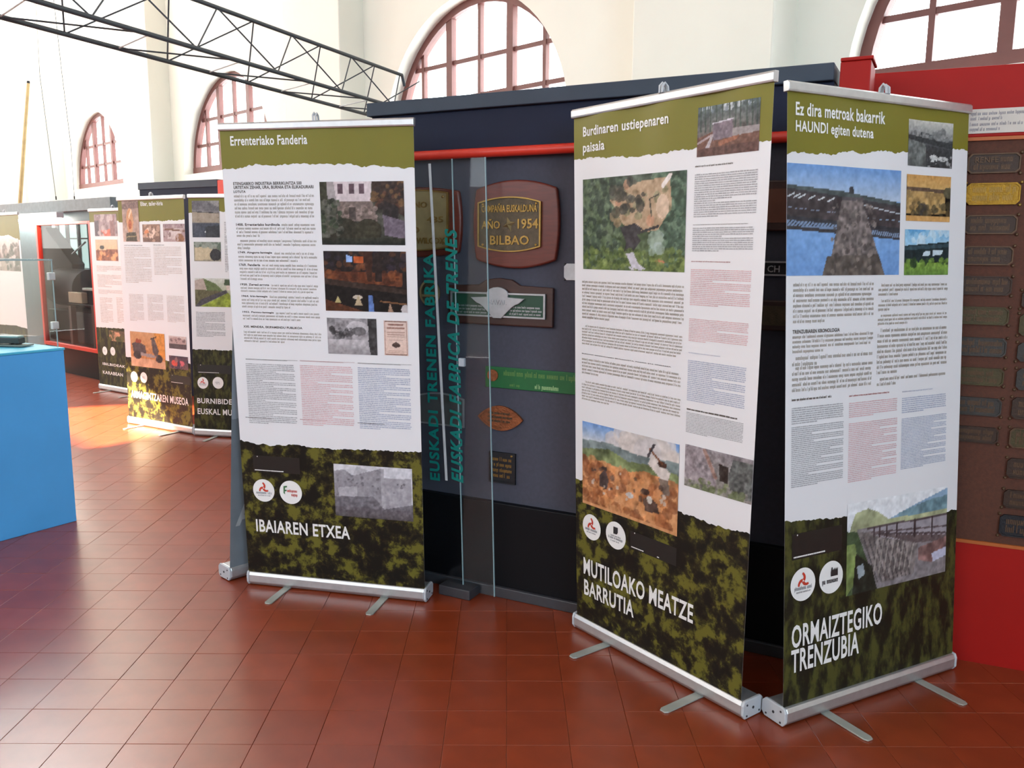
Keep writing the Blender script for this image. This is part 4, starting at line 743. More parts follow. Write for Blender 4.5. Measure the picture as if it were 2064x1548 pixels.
def mounted_plaque(name, label, x0, x1, ytop, ybot, fx0, fx1, fyt, fyb, fieldmat, lines, star, bow=.035, fbow=.022):
    cxp = (x0+x1)/2; u0, zt = npx(x0, ytop); u1, _ = npx(x1, ytop); _, zt = npx(cxp, ytop); _, zb = npx(cxp, ybot)
    w = thing(name, label, 'plaque', NF((u0+u1)/2, 0, zb))
    P = barrel(u0+.012, u1-.012, zb+bow, zt-bow, bow, .014)
    slab(NF, P, 0, .026).build('wooden_mount', M_WOOD, w, bevel=.008, seg=3)
    f0, _ = npx(fx0, (fyt+fyb)/2); f1, _ = npx(fx1, (fyt+fyb)/2); fc = (fx0+fx1)/2; _, ft = npx(fc, fyt); _, fb = npx(fc, fyb)
    Q = barrel(f0, f1, fb+fbow, ft-fbow, fbow); slab(NF, Q, .024, .031).build('field_plate', fieldmat, w)
    cu, cz = (f0+f1)/2, (ft+fb)/2; Q2 = [(cu+(u-cu)*.955, cz+(z-cz)*.955) for u, z in Q]; ring(NF, Q, Q2, .024, .037).build('rim', M_BRASS, w)
    for a in (.045, .955):
        for bz in (.13, .87): stud(NF, f0+(f1-f0)*(.035+a*.93), fb+(ft-fb)*bz, .033, .006).build('rivet', M_BRASS, w, smooth=True)
    W_, H_2 = f1-f0, ft-fb
    for body, a, b, za, zb_ in lines:
        mb = MB(); add_text_raised(mb, NF, body, f0+W_*a, f0+W_*b, fb+H_2*za, fb+H_2*zb_, .030, .0345, .02); mb.build('raised_lettering', M_BRASS, w)
    if star:
        mb = MB(); su, sz, r = f0+W_*star[0], fb+H_2*star[1], star[2]
        tip = NF(su, .050, sz); pts = [NF(su+r*(1.0 if k % 2 == 0 else .42)*math.cos(math.pi/2+k*math.pi/4+.3), .031, sz+r*(1.0 if k % 2 == 0 else .42)*math.sin(math.pi/2+k*math.pi/4+.3)) for k in range(8)]
        i = len(mb.v); mb.v += pts+[tip]
        for k in range(8): mb.f.append((k, (k+1) % 8, 8))
        mb.f.append(tuple(range(7, -1, -1))); mb.build('star_boss', M_BRASSP, w)
    return w
mounted_plaque('builder_plaque', 'brass AÑO 1954 BILBAO maker plaque on rounded mahogany mount', 960, 1132, 363, 541, 971, 1097, 397, 508, M_BRASSD,
    [('COMPAÑIA EUSKALDUNA', .06, .94, .72, .88), ('AÑO', .06, .36, .42, .60), ('1954', .64, .96, .42, .60), ('BILBAO', .2, .82, .13, .30)], (.5, .5, .032))
mounted_plaque('builder_plaque', 'pale brass maker plaque on mahogany seen through the lettered glass', 750, 934, 378, 518, 762, 912, 383, 506, M_BRASSP,
    [('SECUNDINO', .1, .72, .70, .80), ('435', .72, .93, .46, .56), ('BILBAO', .12, .62, .29, .40), ('BABCOCK & WILCOX', .05, .95, .12, .22)], (.42, .52, .03), .02, .016)
# winged locomotive badge
u0, u1, z0, z1 = bx(NF, 908, 590, 1118, 655); _, zt = npx(1010, 562); _, zt2 = npx(1108, 574); _, zb = npx(1010, 655)
w = thing('winged_badge', 'pewter winged badge on green plate with dark wood mount', 'plaque', NF((u0+u1)/2, 0, zb))
um = (u0+u1)/2; P = [(u0, zb), (u1, zb), (u1, zt2-.012), (um+.1, zt2-.006), (um+.06, zt-.002), (um, zt+.004), (um-.06, zt-.002), (um-.1, zt2-.006), (u0, zt2-.012)]
slab(NF, P, 0, .022).build('wooden_mount', M_WOODD, w, bevel=.006)
pz0, pz1 = zb+.035, zt2-.038; slab(NF, [(u0+.02, pz0), (u1-.03, pz0), (u1-.03, pz1), (u0+.02, pz1)], .02, .028).build('green_plate', M_GREEN, w)
O_ = [(u0+.02, pz0), (u1-.03, pz0), (u1-.03, pz1), (u0+.02, pz1)]; I_ = [(u0+.028, pz0+.007), (u1-.038, pz0+.007), (u1-.038, pz1-.007), (u0+.028, pz1-.007)]
ring(NF, O_, I_, .026, .034).build('rim', M_PEWTER, w)
Wd = [(um+.13, pz1-.022), (um+.1, pz1-.045), (um+.085, pz1-.05), (um+.07, pz1-.06), (um+.035, pz0+.012), (um+.02, pz0-.004), (um-.02, pz0-.004), (um-.035, pz0+.012), (um-.07, pz1-.06), (um-.085, pz1-.05), (um-.1, pz1-.045), (um-.13, pz1-.022), (um-.05, pz1-.018)] + [(um+.052*math.cos(a), pz1-.006+.030*math.sin(a)) for a in [math.pi*(1-k/8) for k in range(9)]] + [(um+.05, pz1-.018)]
slab(NF, Wd, .027, .038).build('wings', M_PEWTER, w, bevel=.002)
mb = MB(); add_text_raised(mb, NF, 'NAVAL', um-.045, um+.045, (pz0+pz1)/2+.002, (pz0+pz1)/2+.022, .037, .041, .0); mb.build('raised_lettering', M_PEWTER, w)
for a, b in ((u0+.035, um-.055), (um+.055, u1-.045)):
    mb = MB(); add_words(mb, NF, a, b, pz0+.010, pz0+.052, 3, .0290, random.Random(4), False, 1.0); tag(mb.build('small_lettering', M_PEWTER, w, recalc=False), kind='stuff')
# ring badge
u, z = npx(868, 590); w = thing('ring_badge', 'round ring-shaped brass badge behind the green lettering', 'plaque', NF(u, 0, z-.05))
O_ = [(u+.052*math.cos(k*math.pi/16), z+.058*math.sin(k*math.pi/16)) for k in range(32)]; I_ = [(u+(a-u)*.84, z+(b-z)*.84) for a, b in O_]
slab(NF, O_, 0, .006).build('disc', M_BRASSD, w); ring(NF, O_, I_, .004, .012).build('rim', M_BRASSP, w, smooth=False)
mb = MB(); mb.box(NF, u-.05, u+.03, .006, .011, z-.018, z-.008); mb.build('bar', M_BRASSP, w)
# green enamel strip
u0, z1 = npx(980, 737); _, z0 = npx(980, 779); u1 = npx(1215, 760)[0]
w = thing('green_strip_sign', 'long green enamel strip sign with round emblem on the grey board', 'sign', NF(u0, 0, z0))
slab(NF, [(u0, z0), (u1, z0), (u1, z1), (u0, z1)], 0, .008).build('strip', M_GREENS, w, bevel=.002)
mb = MB(); cu, cz = u0+.038, (z0+z1)/2+.008; mb.tube([NF(cu, .006, cz), NF(cu, .013, cz)], .026, 20); mb.build('emblem', M_COPPER, w)
M_GOLD = mat('dull_gold_lettering', (90, 126, 62), .5)
mb = MB(); add_words(mb, NF, u0+.09, u1-.02, cz-.004, cz+.030, 1, .0086, random.Random(9), False, 1.0); tag(mb.build('upper_lettering', M_GOLD, w, recalc=False), kind='stuff')
mb = MB(); add_words(mb, NF, u0+.12, u0+.17, z0+.008, z0+.026, 1, .0086, random.Random(3), False, 1.0); tag(mb.build('lower_lettering', M_GOLD, w, recalc=False), kind='stuff')
mb = MB(); add_words(mb, NF, u0+.24, u0+.36, z0+.004, z0+.032, 1, .0086, random.Random(6), False, 1.0); tag(mb.build('lower_lettering', mat('pale_green_lettering', (150, 186, 130), .5), w, recalc=False), kind='stuff')
# copper leaf-shaped badge
u0, z = npx(966, 842); u1, _ = npx(1056, 848); _, z1 = npx(1010, 817); _, z0 = npx(1010, 867); zc = (z0+z1)/2; n = 16
P = [(u0+(u1-u0)*k/n, zc+(z1-zc)*math.sin(math.pi*k/n)**.8) for k in range(n+1)] + [(u1-(u1-u0)*k/n, zc-(zc-z0)*math.sin(math.pi*k/n)**.8) for k in range(1, n)]
w = thing('copper_badge', 'lens-shaped copper badge with worn relief', 'plaque', NF((u0+u1)/2, 0, z0))
slab(NF, P, 0, .010).build('plate', M_COPPER, w, bevel=.002); P2 = [((u0+u1)/2+(a-(u0+u1)/2)*.9, zc+(b-zc)*.86) for a, b in P]; ring(NF, P, P2, .008, .014).build('rim', M_COPPER, w)
mb = MB(); add_words(mb, NF, u0+.05, u1-.05, zc-.022, zc+.03, 3, .0115, random.Random(8), False, .9); tag(mb.build('worn_lettering', M_BRASSD, w, recalc=False), kind='stuff')
# square black iron plate
u0, z1 = npx(988, 908); u1, z0 = npx(1040, 977); w = thing('iron_plate', 'small square black cast-iron plate low on the board', 'plaque', NF(u0, 0, z0))
O_ = [(u0, z0), (u1, z0), (u1, z1), (u0, z1)]; cu, cz = (u0+u1)/2, (z0+z1)/2; slab(NF, O_, 0, .007).build('plate', M_IRON, w); ring(NF, O_, [(cu+(a-cu)*.9, cz+(b-cz)*.9) for a, b in O_], .005, .012).build('rim', M_IRON, w)
mb = MB(); add_words(mb, NF, u0+.015, u1-.015, z0+.02, z1-.02, 4, .0078, random.Random(1), False, .9); tag(mb.build('worn_lettering', MATS['old_brass'], w, recalc=False), kind='stuff')
stud(NF, u1-.02, z1-.012, .008, .006).build('rivet', M_BRASS, w)
# grey arched plate seen through the glass
u0, z1 = npx(842, 786); u1, z0 = npx(938, 862); w = thing('arched_plate', 'arched grey metal plate seen through the lettered glass', 'plaque', NF(u0, 0, z0))
P = barrel(u0, u1, z0, z1-.02, .02)[:15]+[(u1, z0), (u0, z0)]; slab(NF, P, 0, .008).build('plate', mat('dull_grey_plate', (96, 94, 94), .5, .3), w, bevel=.002)
cu, cz = (u0+u1)/2, (z0+z1)/2; ring(NF, P, [(cu+(a-cu)*.93, cz+(b-cz)*.9) for a, b in P], .006, .011).build('rim', M_PEWTER, w)
# clipped-corner pale plate half behind the centre banner
u0, z1 = npx(1138, 531); u1, z0 = npx(1240, 580); _, z0 = npx(1150, 565); k = .012
w = thing('cut_corner_plate', 'pale metal plate with cut corners peeping out left of the centre banner', 'plaque', NF(u0, 0, z0))
P = [(u0+k, z0), (u1-k, z0), (u1, z0+k), (u1, z1-k), (u1-k, z1), (u0+k, z1), (u0, z1-k), (u0, z0+k)]; slab(NF, P, 0, .006).build('plate', M_PEWTER, w, bevel=.001)
for a, b in ((u0+.002, z0+.002), (u0+.002, z1-.002)): stud(NF, a, b, .004, .004).build('screw', M_SCREW, w)
# plates seen in the gap between the two right banners
u0, z1 = npx(1535, 365); u1, z0 = npx(1600, 466); w = thing('wood_board_plaque', 'brown wooden plaque high in the gap between the two right banners', 'plaque', NF(u0, 0, z0))
slab(NF, [(u0, z0), (u1, z0), (u1, z1), (u0, z1)], 0, .02).build('wooden_mount', M_WOODD, w, bevel=.005); slab(NF, [(u0+.02, z0+.03), (u1-.02, z0+.03), (u1-.02, z1-.03), (u0+.02, z1-.03)], .018, .024).build('field_plate', mat('brown_field', (104, 58, 40), .5), w)
u0, z1 = npx(1530, 526); u1, z0 = npx(1640, 566); _, z0 = npx(1560, 556); w = thing('black_letter_plate', 'black plate lettered CH with silver border between the right banners', 'plaque', NF(u0, 0, z0))
slab(NF, [(u0, z0), (u1, z0), (u1, z1), (u0, z1)], 0, .006).build('plate', M_IRON, w); O_ = [(u0, z0), (u1, z0), (u1, z1), (u0, z1)]; k = .006
ring(NF, O_, [(u0+k, z0+k), (u1-k, z0+k), (u1-k, z1-k), (u0+k, z1-k)], .004, .010).build('rim', M_PEWTER, w)
ta, tz1 = npx(1548, 535); tb, tz0 = npx(1572, 549); mb = MB(); add_text_raised(mb, NF, 'CH', ta, tb, tz0, tz1, .005, .009, .01); mb.build('raised_lettering', M_PEWTER, w)
u0, z1 = npx(1528, 604); u1, z0 = npx(1600, 668); w = thing('dark_wood_plaque', 'dark reddish wooden plaque low in the gap between the right banners', 'plaque', NF(u0, 0, z0))
slab(NF, [(u0, z0), (u1, z0), (u1, z1), (u0, z1)], 0, .018).build('wooden_mount', M_WOODD, w, bevel=.005); slab(NF, [(u0+.02, z0+.02), (u1-.02, z0+.02), (u1-.02, z1-.02), (u0+.02, z1-.02)], .016, .021).build('field_plate', M_BRASSD, w)

# ------------------------------------------------------------------ brass nameplates on the brown board
M_NB = mat('nameplate_dark', (58, 40, 29), .5, .3, var=.2, scale=40, bump=.15, bscale=120)
M_NY = mat('nameplate_polished', (150, 112, 34), .34, .7, var=.2, scale=40, bump=.15, bscale=120)
M_NO = mat('nameplate_olive', (70, 60, 32), .5, .3, var=.2, scale=40, bump=.15, bscale=120)
M_NG = mat('nameplate_grey', (58, 54, 50), .5, .3, var=.2, scale=40, bump=.15, bscale=120)
M_NR = mat('nameplate_rim', (92, 68, 48), .5, .4, var=.15, scale=40)
NP1 = [(1950, 2057, 309, 350, M_NB), (1947, 2056, 368, 414, M_NY), (1943, 2050, 432, 474, M_NB), (1938, 2042, 494, 537, M_NB), (1934, 2039, 554, 598, M_NB), (1929, 2033, 615, 658, M_NO), (1924, 2028, 676, 722, M_NG), (1919, 2023, 736, 781, M_NO), (1915, 2018, 795, 842, M_NG), (1912, 2012, 853, 897, M_NB)]
ordn = ['top', 'second', 'third', 'fourth', 'fifth', 'sixth', 'seventh', 'eighth', 'ninth', 'lowest']
fin = {0: 'dark silver-rimmed', 1: 'polished yellow brass', 2: 'dark thin-rimmed', 3: 'dull brown', 4: 'dull reddish', 5: 'olive green', 6: 'slate grey', 7: 'dull olive', 8: 'dark grey', 9: 'dark brown'}
def nameplate(label, u0, u1, z0, z1, m_, seed, rimmed, words):
    w = thing('brass_nameplate', label, 'plaque', RF((u0+u1)/2, 0, z0), 'nameplates on the brown board'); k = .012
    O_ = [(u0+k, z0), (u1-k, z0), (u1, z0+k), (u1, z1-k), (u1-k, z1), (u0+k, z1), (u0, z1-k), (u0, z0+k)]; cu, cz = (u0+u1)/2, (z0+z1)/2
    slab(RF, O_, 0, .006).build('plate', m_, w)
    ring(RF, O_, [(cu+(a-cu)*.95, cz+(b-cz)*.88) for a, b in O_], .004, .010).build('rim', M_NR if rimmed else m_, w)
    W_, H2 = u1-u0, z1-z0; q = random.Random(seed)
    for r in range(2):
        za, zb = z0+H2*(.16+.38*(1-r)), z0+H2*(.16+.38*(1-r)+.28); mb = MB()
        if words and r == 0: add_text_raised(mb, RF, words, u0+W_*.14, u0+W_*.58, za, zb, .005, .009, .01)
        else: pass
        if mb.v: mb.build('raised_lettering', M_NR if m_ is not M_NY else M_BRASS, w)
        mb = MB(); add_words(mb, RF, u0+W_*(.62 if (words and r == 0) else .12), u0+W_*.9, za-H2*.06, zb+H2*.12, 1, .0075, q, False, 1.0); tag(mb.build('worn_lettering', M_NR if m_ is not M_NY else M_BRASS, w, recalc=False), kind='stuff')
    for a, b in ((u0-.002, z0-.001), (u1+.002, z0-.001), (u0-.002, z1+.001), (u1+.002, z1+.001)): stud(RF, a, b, .004, .006).build('rivet', M_NR if m_ is not M_NY else M_BRASS, w)
for i, (x0, x1, y0, y1, m_) in enumerate(NP1):
    u0, u1, z0, z1 = bx(RF, x0+2, y0+2, x1-2, y1-2); ww = .178; u1 = u0+max(.15, min(.2, u1-u0))
    nameplate('%s nameplate, %s of the column nearest the right banner' % (fin[i], ordn[i]), u0, u1, z0, z1, m_, 20+i, i in (0, 2, 3), 'RENFE' if i in (0,) else '')
uc, _ = RF.px(2064, 900)
for i, (x0, y0, y1, m_) in enumerate([(2061, 585, 622, M_NB), (2056, 632, 676, M_NO), (2052, 690, 728, M_NG), (2050, 742, 785, M_NG), (2041, 800, 843, M_NB), (2036, 861, 901, M_NO), (2031, 922, 962, M_NB), (2024, 985, 1022, M_NB), (2016, 1035, 1078, M_IRON)]):
    u0, z1 = RF.px(x0, y0); _, z0 = RF.px(x0, y1)
    nameplate('nameplate at the right picture edge, %s of that column%s' % (['first', 'second', 'third', 'fourth', 'fifth', 'sixth', 'seventh', 'eighth', 'last'][i], ', black' if i == 8 else ''), u0, u0+.17, z0, z1, m_, 40+i, i == 5, '')

# ------------------------------------------------------------------ lettered glass panel
M_SHEET = glass_mat('clear_sheet_glass', (0.96, 0.985, 0.985), 0.55)
M_EDGE = mat('glass_edge', (150, 176, 180), .2, var=.03)
M_TEAL = mat('teal_vinyl', (0, 122, 112), .45, var=.03)
GO0, GO1, GH = .086, .086, zR0-.004
jb, _ = NF.px(935, 1195, GO0); jt, _ = NF.px(912, 322, GO1); sh = jt-jb
rb_, _ = NF.px(997, 1190, GO0); 
def gs(u, o, z):
    t = z/GH; return NF(u+sh*t, GO0+(GO1-GO0)*t+o, z)
def gpx(x, y):
    z = 1.0
    for _ in range(4): u, z = NF.px(x, y, GO0+(GO1-GO0)*max(0, z)/GH)
    return u-sh*z/GH, z
gp = thing('lettered_glass_panel', 'upright glass panel with teal lettering EUSKADI TRENEN FABRIKA', 'glass panel', NF(jb, GO0, 0))
for ua_, ub_ in ((jb-.42, jb-.002), (jb+.002, rb_)):
    mb = MB(); mb.box(gs, ua_, ub_, -.003, .003, .02, GH); pn = mb.build('pane', M_SHEET, gp)
    mb = MB(); mb.box(gs, ub_-.0015, ub_+.0015, -.0035, .0035, .02, GH); mb.build('polished_edge', M_EDGE, pn)
for body, p0, p1, p2, shear in (('EUSKADI TRENEN FABRIKA', (868, 966), (888, 966), (843, 511), 0), ('EUSKADI FABRICA DE TRENES', (911, 970), (935, 970), (889, 461), .22)):
    ul, z0 = gpx(*p0); ur, _ = gpx(*p1); _, z1 = gpx(*p2)
    V, Fc = text2d(body, .035, shear, 3, 1.16); mb = MB(); mb.v = [gs(ur+(ul-ur)*y, .0042, z0+(z1-z0)*x) for x, y in V]; mb.f = list(Fc); tag(mb.build('vinyl_lettering', M_TEAL, gp, recalc=False), kind='stuff')
u, z1 = gpx(867, 330); _, z0 = gpx(901, 968); u2, _ = gpx(901, 968)
mb = MB(); mb.box8([gs(u2-.006, .0035, z0), gs(u2+.006, .0035, z0), gs(u2+.006, .0055, z0), gs(u2-.006, .0055, z0), gs(u-.006, .0035, z1), gs(u+.006, .0035, z1), gs(u+.006, .0055, z1), gs(u-.006, .0055, z1)]); mb.build('white_stripe', mat('white_vinyl', (206, 208, 210), .5), gp)
u, z = gpx(932, 730); mb = MB(); mb.box(gs, u-.014, u+.014, -.006, .012, z-.018, z+.018); mb.build('joint_clip', mat('white_clip', (190, 196, 204), .4), gp, bevel=.003)
mb = MB(); mb.box(NF, jb-.10, jb+.06, .050, .14, 0, .045); mb.build('foot_bracket', M_GREY, gp, bevel=.004)

# ------------------------------------------------------------------ lattice truss over the exhibits
M_TRUSS = mat('dark_grey_truss', (66, 70, 74), .5, .1, var=.05)
M_STRUT = mat('strut_highlight', (214, 214, 210), .5)  # highlights on the bottom bars are put into this paler colour
TD = Vector((.4107, .9118, 0)); tm, tl, tu = Vector((-.837, 3.659, 2.218)), Vector((-1.095, 3.66, 2.212)), Vector((-.919, 3.69, 2.413))
def tp(base, Z): return base+TD*((Z-3.5)/.903)
tr = thing('lattice_truss', 'dark triangular lattice truss crossing overhead from the upper left', 'truss', tp(tm, 4.2)-Vector((0, 0, .22)))
for bse in (tm, tl, tu):
    mb = MB(); mb.tube([tp(bse, .5), tp(bse, 4.32)], .0082, 10); mb.build('chord', M_TRUSS, tr, smooth=True)
for k in range(-7, 3):
    a = 3.333+.389*k
    for p, q in ((tp(tu, a-.2), tp(tm, a)), (tp(tm, a), tp(tu, a+.19)), (tp(tu, a-.02), tp(tl, a+.18)), (tp(tl, a+.18), tp(tu, a+.369)), (tp(tl, a-.02), tp(tm, a+.18))):
        mb = MB(); mb.tube([p, q], .003, 6); mb.build('diagonal', M_TRUSS, tr)
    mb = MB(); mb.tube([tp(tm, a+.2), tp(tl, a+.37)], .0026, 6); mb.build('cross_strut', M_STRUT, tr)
mb = MB(); mb.tube([tp(tu, 4.32), tp(tu, 4.34)+Vector((0, 0, -.05))], .008, 8); mb.build('end_hook', M_TRUSS, tr)
mb = MB(); mb.tube([tp(tm, 4.25), Vector((tp(tm, 4.25).x, tp(tm, 4.25).y, 0))], .018, 10); mb.build('support_post', M_TRUSS, tr)

# ------------------------------------------------------------------ blue plinth with glass case
C0 = floor_pt(155, 1050); pa = Vector((-math.cos(math.radians(57)), -math.sin(math.radians(57)), 0)); pb = Vector((-math.sin(math.radians(57)), math.cos(math.radians(57)), 0))
PF = lambda a, b, z: C0 + pa*a + pb*b + Vector((0, 0, z))
pl = thing('blue_plinth', 'blue painted exhibition plinth at the left edge under the glass case', 'plinth', PF(.6, .35, 0))
mb = MB(); mb.box(PF, 0, 1.3, 0, .72, 0, .972); mb.build('body', mat('blue_plinth_paint', (78, 168, 236), .55, var=.04, scale=4), pl, bevel=.004)
mb = MB(); mb.box(PF, -.004, 1.304, -.004, .724, .972, .986); mb.build('top_board', mat('cyan_top_paint', (80, 190, 225), .45, var=.03), pl, bevel=.003)
gc = thing('glass_case', 'clear glass display case with metal clips on the blue plinth', 'display case', PF(.6, .35, .986))
gz0, gz1 = .987, 1.455
for a0, a1, b0, b1, z0, z1 in ((.02, 1.28, .02, .026, gz0, gz1), (.02, 1.28, .694, .7, gz0, gz1), (.02, .026, .028, .692, gz0, gz1), (1.274, 1.28, .028, .692, gz0, gz1), (.02, 1.28, .02, .7, gz1+.001, gz1+.007)):
    mb = MB(); mb.box(PF, a0, a1, b0, b1, z0, z1); mb.build('pane', M_SHEET, gc)
mb = MB(); mb.box(PF, .018, .0225, .018, .0225, gz0, gz1); mb.build('polished_edge', M_EDGE, gc)
mb = MB(); mb.box(PF, .018, 1.28, .016, .0195, gz1+.001, gz1+.008); mb.build('polished_edge', M_EDGE, gc)
mb = MB(); mb.box(PF, .016, .0195, .018, .7, gz1+.001, gz1+.008); mb.build('polished_edge', M_EDGE, gc)
for z in (1.372, 1.108):
    mb = MB(); mb.box(PF, .010, .045, .010, .034, z-.02, z+.02); mb.build('corner_clip', mat('metal_clip', (200, 204, 206), .35, .4), gc, bevel=.003)
p = floor_pt(36, 696, .99)+pa*.05+pb*.02; md = Vector((math.cos(-.15), math.sin(-.15), 0)); mn = Vector((-md.y, md.x, 0)); MF = lambda u, o, z: p + md*u + mn*o + Vector((0, 0, z))
mo = thing('model_carriage', 'dark model railway carriage with pale roof stripe inside the glass case', 'model', p)
mb = MB(); mb.box(MF, -.22, .12, -.03, .06, .0, .008); mb.build('track_base', mat('grey_track_base', (110, 116, 112), .6), mo, bevel=.002)
mb = MB(); mb.box(MF, -.14, .085, -.012, .04, .014, .046); mb.build('body', mat('model_dark_green', (26, 34, 34), .4), mo, bevel=.004)
mb = MB(); mb.box(MF, -.135, .08, -.010, .038, .046, .056); mb.build('roof', mat('model_roof', (150, 170, 166), .4), mo, bevel=.003)
for u in (-.11, -.08, .03, .06):
    mb = MB(); mb.tube([MF(u, -.010, .015), MF(u, .038, .015)], .007, 10); mb.build('wheel', M_IRON, mo)

# ------------------------------------------------------------------ far display case with machine
FF = Frame(floor_pt(205, 770), math.radians(-40))
M_FSLATE = mat('far_slate_panel', (86, 104, 110), .6, var=.05)
M_INT = mat('case_interior_dark', (14, 13, 18), .8, var=.1)
fw_ = thing('far_display_wall', 'distant slate display wall with red-framed show window at the far left', 'display wall', FF(-1, 0, 0))
mb = MB(); mb.box(FF, -3.2, .62, -.75, .06, 1.93, 2.06); mb.build('top_beam', mat('far_beam_paint', (104, 112, 116), .6), fw_, bevel=.005)
mb = MB(); mb.box(FF, -3.2, -1.46, -.05, 0, 0, 1.93); mb.build('side_panel', M_FSLATE, fw_)
mb = MB(); mb.box(FF, .02, .60, -.75, 0, 0, 1.93); mb.build('side_panel', M_NAVY, fw_)
mb = MB(); mb.box(FF, -3.2, .02, -.75, -.055, 0, .36); mb.build('base_panel', M_BLACK, fw_)
mb = MB(); mb.box(FF, -1.46, .02, -.75, 0, 1.82, 1.93); mb.build('header_panel', M_FSLATE, fw_)
mb = MB(); mb.box(FF, -3.2, .02, -.75, -.70, .36, 1.93); mb.build('back_panel', M_INT, fw_)
for a in ((-1.46, -1.41, .33, 1.82), (-.03, .02, .33, 1.82), (-1.41, -.03, .33, .375), (-1.41, -.03, 1.785, 1.82)):
    mb = MB(); mb.box(FF, a[0], a[1], -.03, .02, a[2], a[3]); mb.build('red_frame', M_REDRAIL, fw_, bevel=.004)
mb = MB(); mb.box(FF, -1.41, -.03, -.012, -.006, .375, 1.785); mb.build('pane', glass_mat('show_window_glass', (.94, .97, .97), .3), fw_)
def fpx(x, y, off): return FF.px(x, y, off)
def fbox(mb, x0, y0, x1, y1, o0, o1):
    (a0, b1), (a1, b0) = fpx(x0, y0, o1), fpx(x1, y1, o1); mb.box(FF, a0, a1, o0, o1, b0, b1)
bw = thing('barred_window', 'small bright barred window behind the machine in the far show case', 'window', FF(-.6, -.69, 1.15))  # glowing panel added to imitate a bright window view in the case glass
mb = MB(); fbox(mb, 104, 449, 190, 575, -.699, -.690); mb.build('pane', mat('glowing_panel', (196, 220, 214), .4, emit=(206, 232, 226), estr=1.0), bw)
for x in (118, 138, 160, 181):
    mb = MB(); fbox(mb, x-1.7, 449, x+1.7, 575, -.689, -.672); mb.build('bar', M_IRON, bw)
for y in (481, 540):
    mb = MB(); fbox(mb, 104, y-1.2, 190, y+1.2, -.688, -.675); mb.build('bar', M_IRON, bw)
mc = thing('old_machine', 'dark drum-shaped old machine with tan box inside the far show case', 'machine', FF(-.5, -.35, .36))
M_MACH = mat('machine_iron', (26, 20, 28), .6, .1, var=.2, scale=12)
(a0, zt), (a1, zm) = fpx(128, 532, -.45), fpx(192, 610, -.45); rr_ = (zt-zm)/2+.06
mb = MB(); mb.tube([FF(a0, -.42, zt-rr_), FF(a1, -.42, zt-rr_)], min(rr_, .24), 24); mb.build('drum', M_MACH, mc, smooth=True)
hp = [fpx(x, y, -.5) for x, y in ((90, 458), (146, 532), (142, 640), (94, 640))]
mb = MB(); mb.prism([FF(u, -.66, z) for u, z in hp], [FF(u, -.5, z) for u, z in hp]); mb.build('hood', M_MACH, mc, bevel=.01)
mb = MB(); (a0, zt), (a1, zb) = fpx(97, 622, -.2), fpx(196, 695, -.2); mb.box(FF, a0, a1, -.62, -.2, .365, zt); mb.build('bed', M_MACH, mc, bevel=.01)
mb = MB(); fbox(mb, 137, 588, 165, 612, -.15, -.08); mb.build('tan_box', mat('tan_tin', (150, 124, 100), .5), mc, bevel=.006)
mb = MB(); fbox(mb, 165, 580, 189, 587, -.15, -.08); mb.build('white_tray', mat('white_tin', (150, 146, 142), .5), mc, bevel=.006)
mb = MB(); fbox(mb, 135, 612, 190, 617, -.16, -.06); mb.build('shelf', M_MACH, mc)
for x in (140, 186):
    (a0, zt), _ = fpx(x, 617, -.08), 0; mb = MB(); mb.box(FF, a0-.03, a0+.03, -.14, -.08, .365, zt); mb.build('post', mat('reddish_wood_post', (70, 42, 38), .6), mc)
mb = MB(); mb.tube([FF(*(lambda r: (r[0], -.5, r[1]))(fpx(146, 512, -.5))), FF(*(lambda r: (r[0], -.5, r[1]))(fpx(172, 488, -.5)))], .012, 8); mb.build('lever', M_PEWTER, mc)
lp = thing('strip_lamp', 'glowing strip lamp under the beam of the far display wall', 'lamp', FF(-2, .08, 1.84))
ul, _ = FF.px(10, 440, .1); ur, _ = FF.px(122, 440, .1)
mb = MB(); mb.box(FF, ul, ur, .062, .14, 1.86, 1.925); mb.build('housing', M_CAP, lp, bevel=.004)
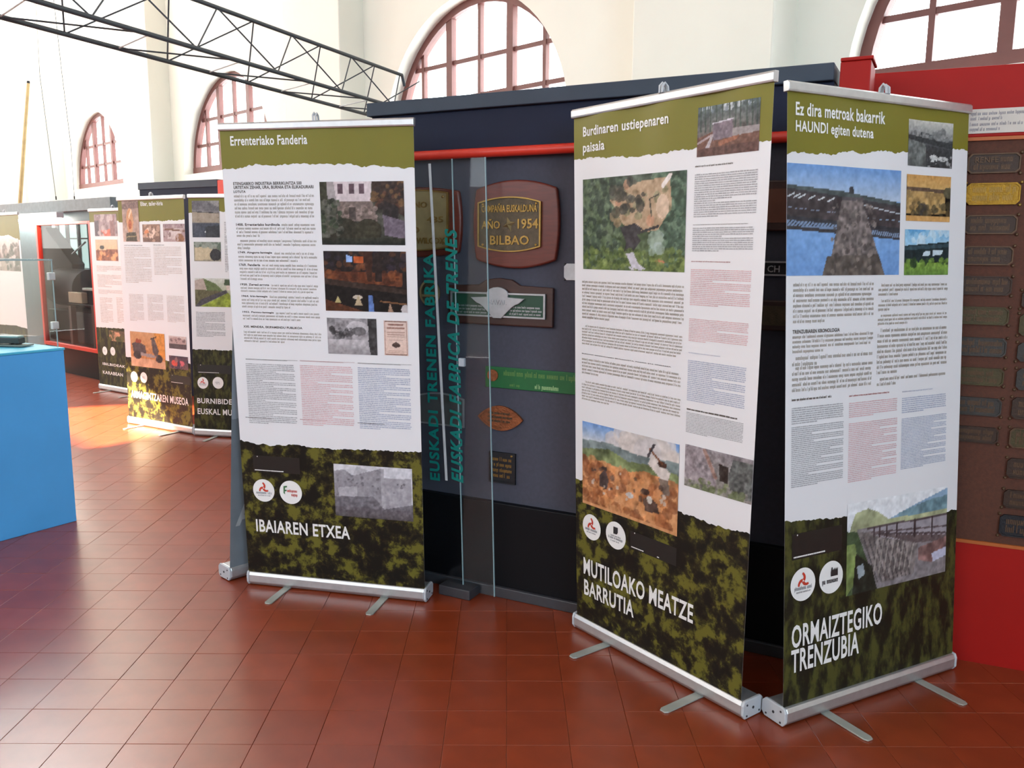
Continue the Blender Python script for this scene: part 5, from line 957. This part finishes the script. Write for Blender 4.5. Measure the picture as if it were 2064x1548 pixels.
mb = MB(); mb.tube([FF(ul+.02, .11, 1.845), FF(ur-.02, .11, 1.845)], .022, 12); mb.build('tube', mat('lamp_tube', (255, 250, 240), .4, emit=(255, 248, 235), estr=60), lp, smooth=True)

# navy wall segment behind the sunlit banner
N2 = Frame((-2.6, 8.3, 0), math.radians(-30)); u0, z1 = N2.px(280, 371); u1, _ = N2.px(439, 362); u2, _ = N2.px(458, 360)
n2 = thing('rear_navy_panel', 'navy panel with red end showing above the sunlit banner', 'display wall', N2((u0+u1)/2, 0, 0))
mb = MB(); mb.box(N2, u0, u1, -.14, 0, 0, z1); mb.build('panel', M_NAVY, n2, bevel=.004)
mb = MB(); mb.box(N2, u1+.001, u2, -.14, .01, 0, z1); mb.build('red_end', M_REDRAIL, n2, bevel=.004)
mb = MB(); mb.box(N2, u0-.005, u1, -.145, .012, z1-.06, z1+.01); mb.build('cornice', M_SLATE, n2, bevel=.003)

# leaning mast and cables at the far left
pt = lambda x, y, off=-.95: FF(*(lambda r: (r[0], off, r[1]))(FF.px(x, y, off)))
q0, q1 = pt(57, 167), pt(41, 400); dv = (q1-q0); k = q0.z/(q0.z-q1.z); q2 = q0+dv*k
ms = thing('leaning_mast', 'tall slender wooden mast leaning behind the far display wall', 'mast', q2)
mb = MB(); mb.tube([q2, q1, q0], [.036, .030, .024], 8); mb.build('shaft', mat('weathered_wood', (176, 156, 112), .7, var=.15, scale=10), ms)
mb = MB(); mb.tube([q0, q0+(q0-q1).normalized()*.03], [.026, .018], 8); mb.build('tip', M_IRON, ms)
for i, (pts, lab) in enumerate((([(70, -40), (80, 150), (92, 240), (113, 400)], 'thin dark cable hanging beside the leaning mast'), ([(104, -40), (125, 150), (143, 295), (150, 400)], 'thin dark cable right of the other hanging cable'))):
    cb = thing('hanging_cable', lab, 'cable', pt(*pts[-1]), 'hanging cables'); mb = MB(); mb.tube([pt(*q) for q in pts], .0045, 6); mb.build('strand', M_TRUSS, cb)
    mb = MB(); mb.tube([pt(*pts[-1])+Vector((0, 0, .03)), pt(*pts[-1])-Vector((0, 0, .02))], .01, 8); mb.build('weight', M_IRON, cb)
